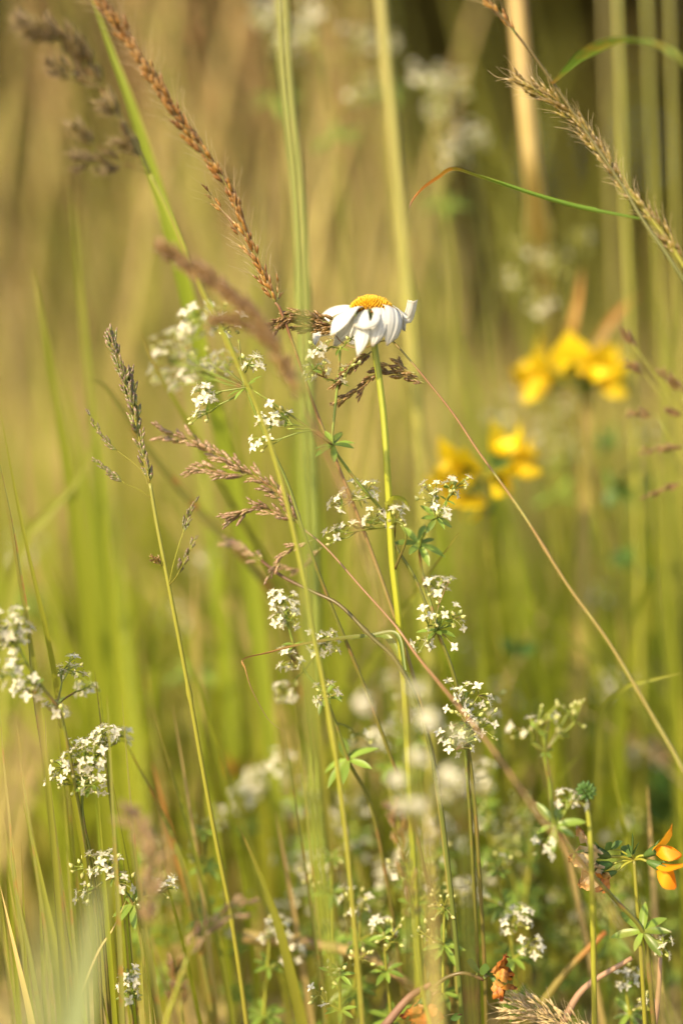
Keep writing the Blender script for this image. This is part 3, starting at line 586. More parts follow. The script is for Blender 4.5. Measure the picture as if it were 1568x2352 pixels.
# ---------------------------------------------------------------- bedstraw
def bedstraw(label, L, whorls=(), clusters=(), branches=(), r0=.00075, r1=.0004, sd=1, m='stem_bed', group=None, fsize=1.0, more=1.45, ped=1.15):
    """whorls: (x,y,z,n,length px); clusters: (node xyz, centre xyz, spread x px, spread y px, n, share of buds)"""
    r = random.Random(sd); pts = smooth(grounded(path(L)), 6)
    t = thing('bedstraw', label, 'wildflower', Vector((pts[0].x, pts[0].y, 0)), group)
    add_stem(t, pts, r0, r1, m)
    for br in branches: add_stem(t, smooth(path(br), 6), .0005, .0003, m, 6, 'branch')
    for (x, y, z, n_, ln) in whorls:
        c = P(x, y, z); k = min(range(len(pts)), key=lambda i: (pts[i] - c).length); T = ((pts[min(k + 1, len(pts) - 1)] - pts[max(k - 1, 0)]).normalized() + BACK * .55 + rdir(r) * .15).normalized()
        u = T.orthogonal().normalized(); v = T.cross(u); ph = r.uniform(0, 6.28)
        for i in range(n_):
            a = ph + i * 6.283 / n_ + r.uniform(-.2, .2); e = u * math.cos(a) + v * math.sin(a)
            d = (e + T * r.uniform(-.25, .5)).normalized(); s = ln * PX * r.uniform(.8, 1.18)
            q = Vector((0, 0, 1)).rotation_difference(d); yy = q @ Vector((0, 1, 0)); xx = q @ Vector((1, 0, 0))
            ang = math.atan2(-T.dot(xx), T.dot(yy))
            place('leaf', r.choice(BLEAF), t, t, c, d, ang, s)
    for (nd, ce, sx, sy, n_, bf) in clusters:
        n_ = max(n_, round(n_ * more)) if n_ > 2 else n_
        node, cen = P(*nd), P(*ce); k = (FOC + ce[2] * .001) / FOC; mb = MB()
        ns = max(1, round(n_ / 4)); hub = node.lerp(cen, .55) + rdir(r) * sx * PX * .15
        mb.tube(smooth([node, node.lerp(hub, .5) + rdir(r) * .0006, hub], 3), .00032 * ped, 4, .5, .9, False)
        subs = [hub.lerp(cen, .7) + RV * r.uniform(-1, 1) * sx * PX * .6 * k + UV * r.uniform(-1, .7) * sy * PX * .6 * k + FV * r.uniform(-1, 1) * sx * PX * .6 for _ in range(ns)]
        for s_ in subs: mb.tube(smooth([hub, hub.lerp(s_, .6) + UV * -.0004, s_], 3), .00024 * ped, 4, .7, 1, False)
        items = []
        for i in range(n_):
            for _ in range(12):
                q = cen + RV * r.uniform(-1, 1) * sx * PX * k + UV * r.uniform(-1, 1) * sy * PX * k + FV * r.uniform(-1, 1) * sx * PX * .8
                if all((q - p2).length > .0024 for p2, _ in items): break
            s_ = min(subs, key=lambda p2: (p2 - q).length)
            mb.tube(smooth([s_, s_.lerp(q, .5) + UV * .0004, q], 2), .00017 * ped, 3, .8, 1, False)
            items.append((q, s_))
            if r.random() < .12:
                e = (rdir(r) + UV * .2).normalized(); place('leaf', r.choice(BLEAF), t, t, s_, e, r.uniform(0, 6.28), .0035)
        part('pedicels', mb, m, t)
        for (q, s_) in items:
            d = (q - s_).normalized() + UV * .5 + BACK * .25 + rdir(r) * .45
            if r.random() < bf: place('bud', BUD, t, t, q - d.normalized() * .0006, d, 0, r.uniform(.6, 1.1))
            else: place('flower', r.choice(FLOWER), t, t, q, d, r.uniform(0, 6.28), fsize * r.uniform(.82, 1.12))
    return t
A = (565, 890, 0)
bedstraw('white bedstraw left of the daisy with a green leaf star and half-blurred blossom', [(480, 690, 25), (515, 760, 14), (540, 820, 6), A, (600, 980, 0), (660, 1110, 0), (700, 1230, 0), (760, 1390, 5), (830, 1560, 10), (890, 1720, 15), (940, 1860, 20)],
    [(565, 890, 0, 7, 46), (545, 830, 5, 4, 26)], [(A, (400, 820, 42), 52, 60, 20, .25), ((520, 770, 14), (470, 735, 34), 60, 34, 14, .3), (A, (468, 905, 3), 24, 24, 7, .2), ((556, 860, 1), (578, 833, 0), 22, 18, 5, .3), (A, (450, 850, 36), 60, 45, 16, .4), (A, (500, 830, 22), 36, 30, 6, .3), ((515, 760, 14), (530, 745, 2), 28, 25, 5, .4), (A, (455, 960, 6), 22, 14, 4, .6)],
    [[A, (510, 860, 25), (440, 820, 45)], [A, (555, 835, 0), (548, 780, 0)]], sd=1, fsize=1.18, more=1.8)
Bn = (765, 1022, 0)
bedstraw('green bedstraw in front of the daisy with crisp leaf stars and few flowers', [(782, 795, 0), (775, 880, 0), (768, 950, 0), Bn, (800, 1080, 2), (840, 1130, 3), (880, 1180, 8), (905, 1250, 8), (950, 1324, 8), (990, 1420, 8), (1035, 1530, 8), (1060, 1640, 10), (1075, 1800, 12), (1085, 1960, 15)],
    [(765, 1022, 0, 7, 56), (773, 880, 0, 5, 34), (779, 800, 0, 4, 24), (903, 1245, 8, 2, 20)],
    [((779, 800, 0), (735, 795, -2), 26, 22, 5, .35), ((779, 800, 0), (810, 778, -2), 18, 10, 3, .8), ((773, 880, 0), (725, 852, -2), 34, 24, 9, .65), ((773, 880, 0), (808, 850, -3), 26, 24, 4, .6), ((722, 988, 0), (630, 955, 0), 42, 32, 11, .45), ((722, 988, 0), (595, 1020, 0), 22, 20, 4, .3),
     ((848, 1142, 3), (825, 1132, 8), 38, 28, 11, .1), ((848, 1142, 3), (772, 1150, 6), 18, 20, 5, .2), ((890, 1205, 8), (858, 1190, 8), 30, 22, 8, .15), ((890, 1210, 8), (762, 1228, 4), 18, 24, 5, .15), ((890, 1210, 8), (800, 1212, 6), 22, 12, 4, .6), ((903, 1245, 8), (908, 1186, -6), 24, 24, 6, .15)],
    [[Bn, (680, 962, 0), (582, 897, 0)], [Bn, (722, 988, 0), (660, 985, 0)], [(905, 1310, 2), (932, 1238, -5), (920, 1205, -6)]], sd=2)
bedstraw('bedstraw right of the daisy stem, small white stars and dark buds against the yellow trefoil', [(1048, 1105, 0), (1025, 1150, 0), (1000, 1190, 3), (965, 1245, 10), (970, 1320, 14), (992, 1400, 8), (1005, 1450, 4), (1038, 1540, 5), (1062, 1640, 8), (1085, 1800, 10), (1100, 2000, 12)],
    [(1002, 1188, 3, 7, 42), (962, 1250, 12, 7, 60), (1004, 1448, 3, 8, 44), (1025, 1150, 0, 4, 24)],
    [((1025, 1150, 0), (1050, 1115, -2), 28, 22, 9, .35), ((1000, 1188, 3), (985, 1135, 4), 28, 34, 10, .35), ((1000, 1188, 3), (1010, 1180, -6), 30, 12, 3, .3), ((1000, 1440, 3), (1008, 1345, 10), 28, 20, 9, .2), ((1000, 1440, 3), (1025, 1400, -4), 24, 16, 4, .3), ((1004, 1448, 3), (1048, 1425, -2), 14, 20, 5, .7), ((1004, 1448, 3), (1050, 1488, -4), 10, 8, 1, 0), ((1004, 1448, 3), (968, 1480, 2), 22, 16, 5, .2), ((1004, 1448, 3), (985, 1420, -3), 18, 26, 5, .7)], sd=3)
bedstraw('dense white bedstraw spike in the middle, below the rosy seed head', [(652, 1365, 10), (665, 1450, 10), (700, 1540, 12), (745, 1600, 12), (770, 1660, 14), (800, 1745, 16), (850, 1850, 20), (880, 1980, 25)],
    [(745, 1600, 12, 6, 40), (800, 1745, 16, 7, 78), (676, 1480, 10, 5, 26)],
    [((665, 1440, 10), (652, 1398, 10), 30, 40, 22, .05), ((676, 1480, 10), (667, 1515, 10), 26, 24, 8, .1), ((700, 1540, 12), (742, 1475, 8), 34, 26, 13, .1), ((700, 1540, 12), (655, 1585, 30), 24, 22, 8, .15), ((745, 1600, 12), (750, 1590, 6), 28, 22, 8, .2), ((770, 1660, 14), (830, 1690, 25), 28, 16, 6, .9)], sd=4)
bedstraw('white bedstraw cut by the left edge, a big cluster over the grass sheaf', [(20, 1400, -18), (50, 1500, -18), (100, 1580, -14), (140, 1640, -10), (165, 1760, -5), (190, 1900, 0), (220, 2100, 2), (235, 2352, 4)], [(130, 1620, -10, 5, 34)],
    [((50, 1500, -18), (20, 1445, -20), 48, 52, 30, .05), ((60, 1520, -18), (20, 1545, -20), 36, 30, 12, .05), ((100, 1580, -14), (65, 1575, -16), 32, 30, 12, .15), ((130, 1620, -10), (160, 1530, 0), 34, 24, 9, .3), ((130, 1620, -10), (128, 1628, -10), 28, 12, 6, .1), ((130, 1620, -10), (205, 1570, 20), 30, 24, 8, .4)], sd=5)
bedstraw('white bedstraw at left, full cluster halfway down above a pair of green stems', [(235, 1690, 0), (215, 1760, 0), (190, 1830, 0), (195, 1900, 0), (215, 1990, 2), (235, 2120, 4), (250, 2300, 6)], [(200, 1800, 0, 7, 40)],
    [((210, 1780, 0), (195, 1735, -3), 46, 34, 22, .05), ((200, 1800, 0), (142, 1770, -2), 28, 24, 9, .2), ((205, 1790, 0), (212, 1798, -4), 26, 26, 9, .05), ((220, 1740, 0), (242, 1690, -2), 28, 22, 12, .05), ((220, 1740, 0), (285, 1690, 20), 16, 20, 4, .2), ((200, 1800, 0), (180, 1800, 0), 50, 22, 6, .8)], sd=6)
bedstraw('low bedstraw at lower left with a dark green leaf whorl beneath its white flowers', [(238, 1975, 0), (265, 2020, 0), (305, 2075, 0), (322, 2150, 2), (340, 2250, 4), (370, 2352, 8)], [(306, 2078, 0, 7, 64), (262, 2015, 0, 4, 30)],
    [((255, 2005, 0), (240, 1982, -2), 34, 28, 16, .15), ((262, 2015, 0), (192, 2050, 0), 22, 26, 6, .5), ((290, 2050, 0), (282, 2028, -2), 26, 20, 7, .2), ((306, 2075, 0), (370, 2035, -4), 34, 22, 9, .25), ((262, 2015, 0), (190, 1990, 4), 24, 24, 5, .9)], sd=7)
bedstraw('small bedstraw sprig at the bottom left, flowers half open', [(293, 2225, -2), (298, 2290, -2), (305, 2352, 0)], [(298, 2290, -2, 6, 34)], [((298, 2280, -2), (295, 2245, -4), 20, 20, 8, .3), ((298, 2290, -2), (300, 2285, -4), 18, 14, 4, .4)], sd=8)
W = (1275, 1895, -18)
bedstraw('budding bedstraw at lower right, pale green knobs fanning above a whorl', [(1262, 1640, -22), (1250, 1725, -22), (1262, 1800, -20), W, (1340, 1985, -12), (1410, 2065, -6), (1475, 2140, -3), (1490, 2240, 0), (1500, 2352, 2)], [(1275, 1895, -18, 6, 58), (1252, 1725, -22, 4, 22), (1475, 2140, -3, 7, 66), (1320, 1960, -14, 3, 26)],
    [((1252, 1725, -22), (1195, 1680, -24), 38, 18, 6, .5), ((1252, 1725, -22), (1250, 1650, -23), 32, 36, 8, .7), ((1252, 1725, -22), (1310, 1655, -22), 36, 48, 10, .97), (W, (1312, 1832, -15), 34, 18, 8, .05), (W, (1250, 1950, -19), 24, 26, 6, .1), ((1475, 2140, -3), (1522, 2175, -6), 26, 22, 7, .2)],
    [[(1252, 1725, -22), (1280, 1680, -22), (1308, 1630, -22)], [W, (1300, 1860, -16), (1312, 1840, -15)]], .0010, .0005, sd=9, ped=2.3, more=1.2)
bedstraw('bedstraw tangle with greenish half-open flowers right of the daisy foot', [(1070, 1590, 6), (1068, 1660, 6), (1070, 1760, 8), (1080, 1900, 12)], [(1068, 1700, 6, 6, 34)],
    [((1068, 1660, 6), (1075, 1600, 4), 54, 34, 15, .5), ((1068, 1690, 6), (1080, 1665, 4), 58, 38, 16, .5), ((1068, 1720, 6), (1050, 1705, 2), 44, 26, 9, .35), ((1068, 1660, 6), (1120, 1640, 30), 40, 50, 10, .5)], sd=10)
fg = [(840, 1612, -85), (900, 1560, -70), (955, 1578, -80), (985, 1650, -90), (960, 1740, -85), (910, 1795, -80), (920, 1850, -80), (955, 1852, -85), (1020, 1822, -80), (1055, 1690, -75), (1110, 1805, -70), (1030, 1772, -80)]
for q, grp in enumerate((fg[:4], fg[4:8], fg[8:])):
    cx = sum(a[0] for a in grp) / len(grp)
    bedstraw(('soft white bedstraw flowers floating close to the lens, upper bunch right of the close stem', 'soft white bedstraw flowers close to the lens, lower bunch above the dark seed head', 'soft white bedstraw flowers close to the lens, bunch under the greenish tangle')[q],
        [(cx, grp[0][1] + 20, -80), (cx + 10, 1900, -80), (cx + 20, 2100, -82), (cx + 30, 2352, -84)], [], [((cx + 6, max(a[1] for a in grp) + 50, -80), a, 15, 13, 5, .0) for a in grp], sd=20 + q)
mid = [((600, 1790, 95), 38, 45, 12, (600, 1950)), ((640, 1795, 95), 30, 30, 9, (600, 1950)), ((655, 1865, 95), 24, 24, 6, (640, 2000))]
bedstraw('cluster of round blurred white bedstraw heads low in the centre-left', [(610, 1770, 95), (640, 1900, 95), (660, 2060, 98), (680, 2250, 100)], [], [((630, 1890, 95), (590, 1790, 95), 30, 36, 15, 0), ((630, 1890, 95), (638, 1790, 95), 22, 26, 10, 0), ((640, 1910, 95), (656, 1862, 95), 18, 18, 7, 0)], sd=31)
bedstraw('second blurred white bedstraw head in the low centre, under the first', [(680, 1950, 90), (690, 2080, 92), (700, 2250, 95)], [], [((685, 2000, 90), (660, 1960, 90), 36, 30, 12, 0), ((685, 2000, 90), (735, 1940, 90), 40, 24, 8, .1), ((688, 2060, 92), (735, 2060, 92), 34, 36, 12, .1)], sd=32)
# out of focus ones behind, placed by where they stand
back = [(610, 30, 230, 16), (690, 70, 240, 16), (720, 20, 230, 10), (660, 110, 230, 8), (820, 90, 240, 9), (880, 100, 250, 7), (980, 180, 230, 12), (1040, 190, 230, 12), (1010, 250, 235, 12), (1080, 310, 235, 12), (1040, 350, 235, 9), (830, 200, 240, 7),
        (1200, 560, 220, 10), (1260, 600, 215, 14), (1180, 640, 220, 9), (1320, 560, 220, 8), (1240, 700, 220, 8), (1200, 925, 150, 8), (1150, 945, 150, 7), (1250, 990, 150, 10), (1290, 1020, 150, 9), (1400, 1575, 130, 14), (1430, 1560, 130, 9), (1370, 1365, 150, 8), (1270, 1500, 160, 6), (1160, 1590, 140, 5), (1300, 930, 160, 7), (470, 1290, 130, 7), (1070, 2050, 60, 9), (820, 1950, 80, 9), (900, 2010, 70, 7), (400, 1420, 140, 7), (1470, 1730, 130, 6), (250, 1450, 150, 5), (1480, 1000, 150, 7), (60, 1260, 160, 5), (1090, 1500, 140, 4)]
cols_ = {}
back = [(x, y, (z * .62 if z > 200 else z), round(n_ * 1.4)) for (x, y, z, n_) in back]
for (x, y, z, n_) in back: cols_.setdefault((round(x / 190), round(z / 60), y > 1200), []).append((x, y, z, n_))
for q, (key, lst) in enumerate(sorted(cols_.items())):
    lst.sort(key=lambda a: a[1]); x0, y0, z0, _ = lst[0]; xm = sum(a[0] for a in lst) / len(lst)
    bedstraw('bedstraw with white flowers dissolved to soft discs behind the flowers', [(x0, y0 + 10, z0), (xm, lst[-1][1] + 120, z0), (xm + 30, lst[-1][1] + 450, z0), (xm + 40, 2200, z0)], [(xm, lst[-1][1] + 120, z0, 6, 90)],
        [((xm, a[1] + 70, z0), a[:3], 34, 30, a[3], .8 if 500 < a[1] < 720 else .2) for a in lst], r0=.0009, sd=70 + q, m='stem_green', group='blurred bedstraws behind the flowers')

# the tangle of bedstraw filling the low middle and right, each plant its own
tang = [(470, 1900, 40), (560, 2080, 60), (620, 2130, 30), (700, 2180, 50), (760, 1960, 35), (830, 2070, 25), (880, 2140, 15), (1000, 1960, 40), (1020, 2080, 10), (1140, 1990, 30), (1170, 2110, 20), (1200, 1850, 60), (1400, 1960, 50), (1430, 2240, 20), (1330, 2160, 60), (780, 2230, 5), (400, 2050, 70), (1120, 1880, 55), (940, 1930, 60), (330, 1960, 60), (1240, 2200, 70), (660, 1750, 70)]
LOOK = ['small flowers', 'green buds only', 'white bloom', 'leafy whorls']
PLACE = ['low at left behind the slanting olive blade', 'low left of centre behind the pink sprig', 'low between the pink sprig and the close stem', 'at the foot of the close green stem', 'under the two blurred white heads', 'left of the dark low seed head', 'close beside the dark low seed head', 'just right of the dark low seed head', 'between the dark seed head and withered trefoil', 'right of the daisy foot, low', 'above the withered orange trefoil', 'left of the budding bedstraw', 'behind the whorl of the budding bedstraw', 'below the orange trefoil, at the foot of the frame', 'behind the rust red dry stalk', 'at the foot of the frame by the straw stalk', 'behind the brown low seed head at left', 'under the greenish tangle', 'behind the soft near flowers', 'behind the low left bedstraw', 'over bare ground at lower right', 'beside the blurred white heads low in the centre']
rt = random.Random(44)
for q, (x, y, z) in enumerate(tang):
    lk = (1, 3, 2, 1, 3, 0, 1, 3)[q % 8]; dx = rt.uniform(-20, 40)
    bedstraw('bedstraw, ' + LOOK[lk] + ' ' + PLACE[q], [(x, y, z), (x + dx * .4, y + 90, z + 2), (x + dx, y + 200, z + 4), (x + dx * 1.3, y + 340, z + 6)],
        [(x + dx * .4, y + 90, z + 2, 7, 46), (x + dx, y + 200, z + 4, 8, 60)] + ([(x, y + 10, z, 6, 34)] if lk in (1, 3) else []),
        [((x + dx * .2, y + 45, z + 1), (x + rt.uniform(-20, 20), y, z), 34, 30, (10, 8, 14, 5)[lk], (.4, 1, .15, .9)[lk]), ((x + dx * .4, y + 90, z + 2), (x + rt.choice((-50, 50)), y + 60, z + rt.uniform(-6, 6)), 26, 22, (7, 6, 9, 4)[lk], (.5, 1, .2, .9)[lk])], sd=200 + q, m='stem_green')

rt = random.Random(91)
for q in range(16):
    x = rt.uniform(640, 1560); y = rt.uniform(1780, 2180); z = rt.uniform(22, 105); dx = rt.uniform(-30, 60); sg = rt.choice((-1, 1))
    bedstraw('leafy bedstraw shoot with pale buds, one of many crowding the low middle and right', [(x, y, z), (x + dx * .4, y + 80, z + 2), (x + dx, y + 190, z + 4), (x + dx * 1.3, y + 330, z + 6)],
        [(x + dx * .4, y + 80, z + 2, 7, 40), (x + dx, y + 190, z + 4, 8, 54), (x, y + 8, z, 6, 28)], [((x + dx * .2, y + 40, z + 1), (x + rt.uniform(-20, 20), y - 8, z), 34, 30, 7, .75), ((x + dx * .4, y + 80, z + 2), (x + sg * 70, y + 40, z), 26, 22, 5, .7)],
        [[(x + dx, y + 190, z + 4), (x + dx * .6 + sg * 40, y + 110, z + 2), (x + dx * .3 + sg * 70, y + 50, z)]], sd=300 + q, m='stem_green', group='leafy bedstraw shoots')

for q, (x, y, z) in enumerate([(560, 1835, 85), (720, 1985, 70), (880, 1690, 60), (935, 1625, 55), (1105, 1770, 60), (1130, 1890, 75), (810, 1850, 80), (1010, 1900, 70), (700, 2060, 75)]):
    bedstraw('pale bedstraw with soft creamy blossom, blurred behind the stems of the low centre', [(x, y, z), (x + 12, y + 70, z), (x + 30, y + 200, z + 3), (x + 45, y + 380, z + 6)], [(x + 12, y + 70, z, 7, 50)],
        [((x + 6, y + 40, z), (x, y, z), 34, 30, 11, .1), ((x + 10, y + 60, z), (x + 55 * (1 if q % 2 else -1), y + 35, z), 24, 20, 6, .2)], sd=400 + q, m='stem_green', group='creamy bedstraws of the low centre')

# green bud ball on a short stem
t, _ = grass('bud_stalk', 'round knobbly dark green bud head on a short stem at lower right', [(1346, 1845, -15), (1352, 1890, -15), (1356, 1960, -15), (1360, 2100, -10)], .0010, .0008, 'stem_green', 'wildflower')
mb = MB(); c = P(1345, 1818, -15)
for i in range(38):
    ph = math.acos(1 - 2 * (i + .5) / 38); a = i * 2.4; e = Vector((math.sin(ph) * math.cos(a), math.sin(ph) * math.sin(a), math.cos(ph)))
    mb.seed(c + e * .0016, (e + UV * .4), .0021, .00062, 6, 1.0)
part('head', mb, 'leaf_lotus', t)

# ---------------------------------------------------------------- oxeye daisy
L = [(862, 760, 0), (860, 795, 0), (872, 880, 0), (882, 970, 0), (888, 1060, 0), (893, 1150, 1), (900, 1280, 2), (912, 1390, 3), (922, 1500, 5), (932, 1640, 8), (938, 1760, 10), (945, 1900, 14), (955, 2100, 18)]
pts = smooth(grounded(path(L)), 8); dz = thing('oxeye_daisy', 'white daisy with drooping petals round a domed yellow disc on a bright green stem', 'daisy', Vector((pts[0].x, pts[0].y, 0)))
add_stem(dz, pts, .0013, .00108, 'stem_daisy', 10)
cen = P(853, 712, 0); ax = (UV + RV * .06 + BACK * .10).normalized(); e1 = (RV - ax * RV.dot(ax)).normalized(); e2 = ax.cross(e1)
mb = MB(); Rd = .0064
for i in range(330):
    q = (i + .5) / 330; rr_ = Rd * math.sqrt(q); a = i * 2.39996; h = .0036 * (1 - q ** 1.6) + .0003
    p = cen + (e1 * math.cos(a) + e2 * math.sin(a)) * rr_ + ax * (h - .0008)
    d = (ax + (e1 * math.cos(a) + e2 * math.sin(a)) * (.9 * q)).normalized()
    mb.seed(p, d, .00165 * R.uniform(.8, 1.3), .00034 * R.uniform(.85, 1.1), 5, 1.0)
rows = []
for j in range(6):
    th = j / 5 * math.pi / 2
    rows.append([mb.vert(cen + (e1 * math.cos(k * .3927) + e2 * math.sin(k * .3927)) * Rd * math.cos(th) + ax * (.0036 * math.sin(th) - .0009), 0) for k in range(16)])
for j in range(5):
    for k in range(16): mb.face(rows[j][k], rows[j][(k + 1) % 16], rows[j + 1][(k + 1) % 16], rows[j + 1][k])
part('disc', mb, 'disc', dz)
mb = MB(); base = P(862, 765, 0)
cup = [(.0011, 0), (.0028, .12), (.0048, .35), (.0058, .62), (.0060, .92), (.0056, 1.0)]; hgt = (cen - base).dot(ax); rows = []
for (r_, k) in cup:
    c = base.lerp(cen - ax * .0006, k); rows.append([mb.vert(c + (e1 * math.cos(j * .3142) + e2 * math.sin(j * .3142)) * r_, k * .7) for j in range(20)])
for i in range(5):
    for j in range(20): mb.face(rows[i][j], rows[i][(j + 1) % 20], rows[i + 1][(j + 1) % 20], rows[i + 1][j])
for ring_, (k, r_) in enumerate(((.2, .0036), (.45, .0054), (.7, .0061))):
    for j in range(14):
        a = (j + .5 * (ring_ % 2)) * 2 * math.pi / 14; e = e1 * math.cos(a) + e2 * math.sin(a); b = base.lerp(cen, k) + e * r_ * .92
        mb.seed(b, ax * 1.2 + e * .25, .0034, .0008, 5, .35, roll=ax.cross(e))
part('involucre', mb, 'bract', dz)
def petal(L, wmax, shape=None, nrm=None, fold=-.16, twist=0.):
    pts = smooth(path(L), 6); n = len(pts); mb = MB()
    shape = shape or (lambda t: (.55 + .45 * min(1, t / .45)) * (1 if t < .62 else max(.10, 1 - ((t - .62) / .38) ** 1.7)))
    hc = base.lerp(cen, .5)
    f = nrm or (lambda t: (pts[min(n - 1, int(t * (n - 1)))] - hc).normalized() + UV * .25)
    mb.blade(pts, [wmax * PX * .5 * shape(i / (n - 1)) for i in range(n)], f, fold, 9, twist)
    mb.v = [p + (p - hc).normalized() * .00020 * math.sin(mb.s[i] * 34) for i, p in enumerate(mb.v)]
    o = part('petal', mb, 'ray', dz); sm = o.modifiers.new('thickness', 'SOLIDIFY'); sm.thickness = .00022; return o
petal([(826, 706, -4), (808, 707, -8), (790, 722, -11), (774, 744, -12), (759, 770, -12)], 47)
petal([(834, 711, -5), (830, 722, -9), (829, 745, -11), (829, 780, -11), (821, 819, -10)], 39)
petal([(860, 706, -7), (866, 718, -10), (864, 734, -13), (854, 744, -14), (836, 748, -14), (812, 747, -12)], 17, lambda t: .9 if t < .8 else .9 * (1 - (t - .8) / .25))
petal([(868, 705, -5), (876, 712, -9), (872, 740, -11), (864, 770, -11), (855, 796, -10)], 37)
petal([(888, 702, -3), (902, 708, -7), (906, 735, -9), (900, 765, -9), (889, 794, -8)], 50)
petal([(899, 704, 2), (916, 714, 2), (922, 738, 2), (917, 766, 0), (905, 782, -1)], 34)
petal([(900, 706, 5), (920, 722, 6), (935, 730, 4), (944, 715, 2), (949, 692, 0)], 24, lambda t: (.6 + .4 * min(1, t / .5)), BACK * 1 + RV * .3, -.6)
petal([(808, 709, 4), (785, 709, 8), (758, 718, 12), (738, 742, 13), (727, 770, 13), (723, 796, 12)], 32, None, BACK * .8 + UV * .5 - RV * .4)
petal([(812, 708, 5), (794, 716, 10), (776, 738, 14), (758, 758, 15), (738, 772, 15)], 34, None, BACK * .8 + UV * .7 - RV * .3)
petal([(825, 706, 6), (812, 722, 10), (795, 752, 11), (778, 775, 11), (764, 800, 10)], 36)
petal([(842, 705, 7), (836, 720, 11), (825, 752, 12), (812, 778, 12), (802, 790, 11)], 34)
petal([(862, 705, 7), (866, 720, 11), (870, 755, 12), (868, 790, 11)], 36)
petal([(882, 705, 6), (892, 720, 9), (898, 750, 10), (892, 782, 9)], 36)
petal([(895, 704, 4), (912, 718, 6), (926, 742, 6), (930, 760, 5)], 32)
add_leaf(dz, [(894, 1172, 0), (892, 1158, -2), (900, 1142, -4), (914, 1140, -6), (930, 1150, -8), (942, 1172, -8)], .0017, 'blade_fresh', UV + BACK, -.5, 0, lambda t: max(.04, 1 - t ** 2.5))
add_leaf(dz, [(922, 1520, 5), (890, 1465, 8), (850, 1460, 12), (800, 1468, 14)], .0012, 'leaf_bed')

# ---------------------------------------------------------------- bird's-foot trefoil
def surf(mb, fn, nu=7, nv=5):
    g = [[mb.vert(fn(i / (nu - 1), j / (nv - 1) * 2 - 1), i / (nu - 1), j / (nv - 1)) for j in range(nv)] for i in range(nu)]
    for i in range(nu - 1):
        for j in range(nv - 1): mb.face(g[i][j], g[i][j + 1], g[i + 1][j + 1], g[i + 1][j])
def trefoil_meshes(m, crump=0.0, sd=1):
    r = random.Random(sd); cr = lambda p: p + rdir(r) * crump * .0012
    a = MB()   # banner
    surf(a, lambda u, v: cr(Vector((v * .0055 * math.sin(math.pi * min(1, .12 + u * .86)) ** .7, .0012 + .0035 * u * u * 1.2 + abs(v) ** 2 * -.0012, .004 + .0085 * u + .001 * (1 - v * v)))), 9, 7)
    b = MB()   # two wings
    for sgn in (-1, 1):
        surf(b, lambda u, v: cr(Vector((sgn * (.0007 + .0026 * math.sin(math.pi * u)), -.0008 - .0068 * u * .55 + v * .0026 * math.sin(math.pi * min(1, .1 + u * .85)), .004 + .0075 * u))), 7, 5)
    c = MB()   # calyx
    c.tube([Vector((0, 0, 0)), Vector((0, 0, .001)), Vector((0, 0, .003)), Vector((0, 0, .0048))], [.0005, .0011, .0015, .0017], 8, cap=False)
    for k in range(5):
        e = Vector((math.cos(k * 1.2566), math.sin(k * 1.2566), 0)); c.seed(e * .0014 + Vector((0, 0, .0044)), Vector((e.x * .5, e.y * .5, 1)), .003, .0004, 4)
    return a.mesh('standard_petal', m), b.mesh('wing_petal', m), c.mesh('flower', 'leaf_lotus')
TM = {k: trefoil_meshes('lotus_' + k, cr, i) for i, (k, cr) in enumerate((('yellow', 0), ('orange', .1), ('faded', .6), ('withered', 1.0)))}
def tleaf():
    mb = MB(); p = [Vector((0, .1 * t * t, t)) for t in [i / 7 for i in range(8)]]
    mb.blade(p, [.06, .16, .25, .30, .31, .27, .17, .01], Vector((0, 1, 0)), .25, 5); return mb.mesh('leaflet', 'leaf_lotus')
TL = tleaf()
def trefoil(label, L, flowers, leaves=(), sd=1, m='stem_green', r0=.0009):
    r = random.Random(sd); pts = smooth(grounded(path(L)), 6); t = thing('trefoil', label, 'wildflower', Vector((pts[0].x, pts[0].y, 0)))
    add_stem(t, pts, r0, .0006, m, 7); tip = pts[-1]
    for (x, y, z, dx, dy, dzz, kind, s) in flowers:
        p = P(x, y, z); d = (RV * dx - UV * dy - BACK * dzz).normalized(); a, b, c = TM[kind]
        if (p - tip).length > .001:
            mb = MB(); mb.tube(smooth([tip, tip.lerp(p, .5) + UV * .0005, p], 3), .0005, 5); part('pedicel', mb, m, t)
        q = Vector((0, 0, 1)).rotation_difference(d)
        # turn so that the banner faces up
        yy = q @ Vector((0, 1, 0)); xx = q @ Vector((1, 0, 0)); ang = math.atan2(-UV.dot(xx), UV.dot(yy)) + r.uniform(-.3, .3)
        f = place('flower', c, t, t, p, d, ang, s)
        for nm, me in (('standard_petal', a), ('wing_petal', b)): link(nm, me, f)
    for (x, y, z, n_, ln) in leaves:
        c = P(x, y, z); k = min(range(len(pts)), key=lambda i: (pts[i] - c).length)
        if (pts[k] - c).length > .002:
            mb = MB(); mb.tube(smooth([pts[k], pts[k].lerp(c, .5) + UV * .001, c], 3), .00035, 4); part('leaf_stalk', mb, m, t)
        for i in range(n_):
            d = (rdir(r) + UV * .35 + BACK * .2).normalized(); place('leaflet', TL, t, t, c, d, r.uniform(0, 6.28), ln * PX * r.uniform(.8, 1.15))
    return t
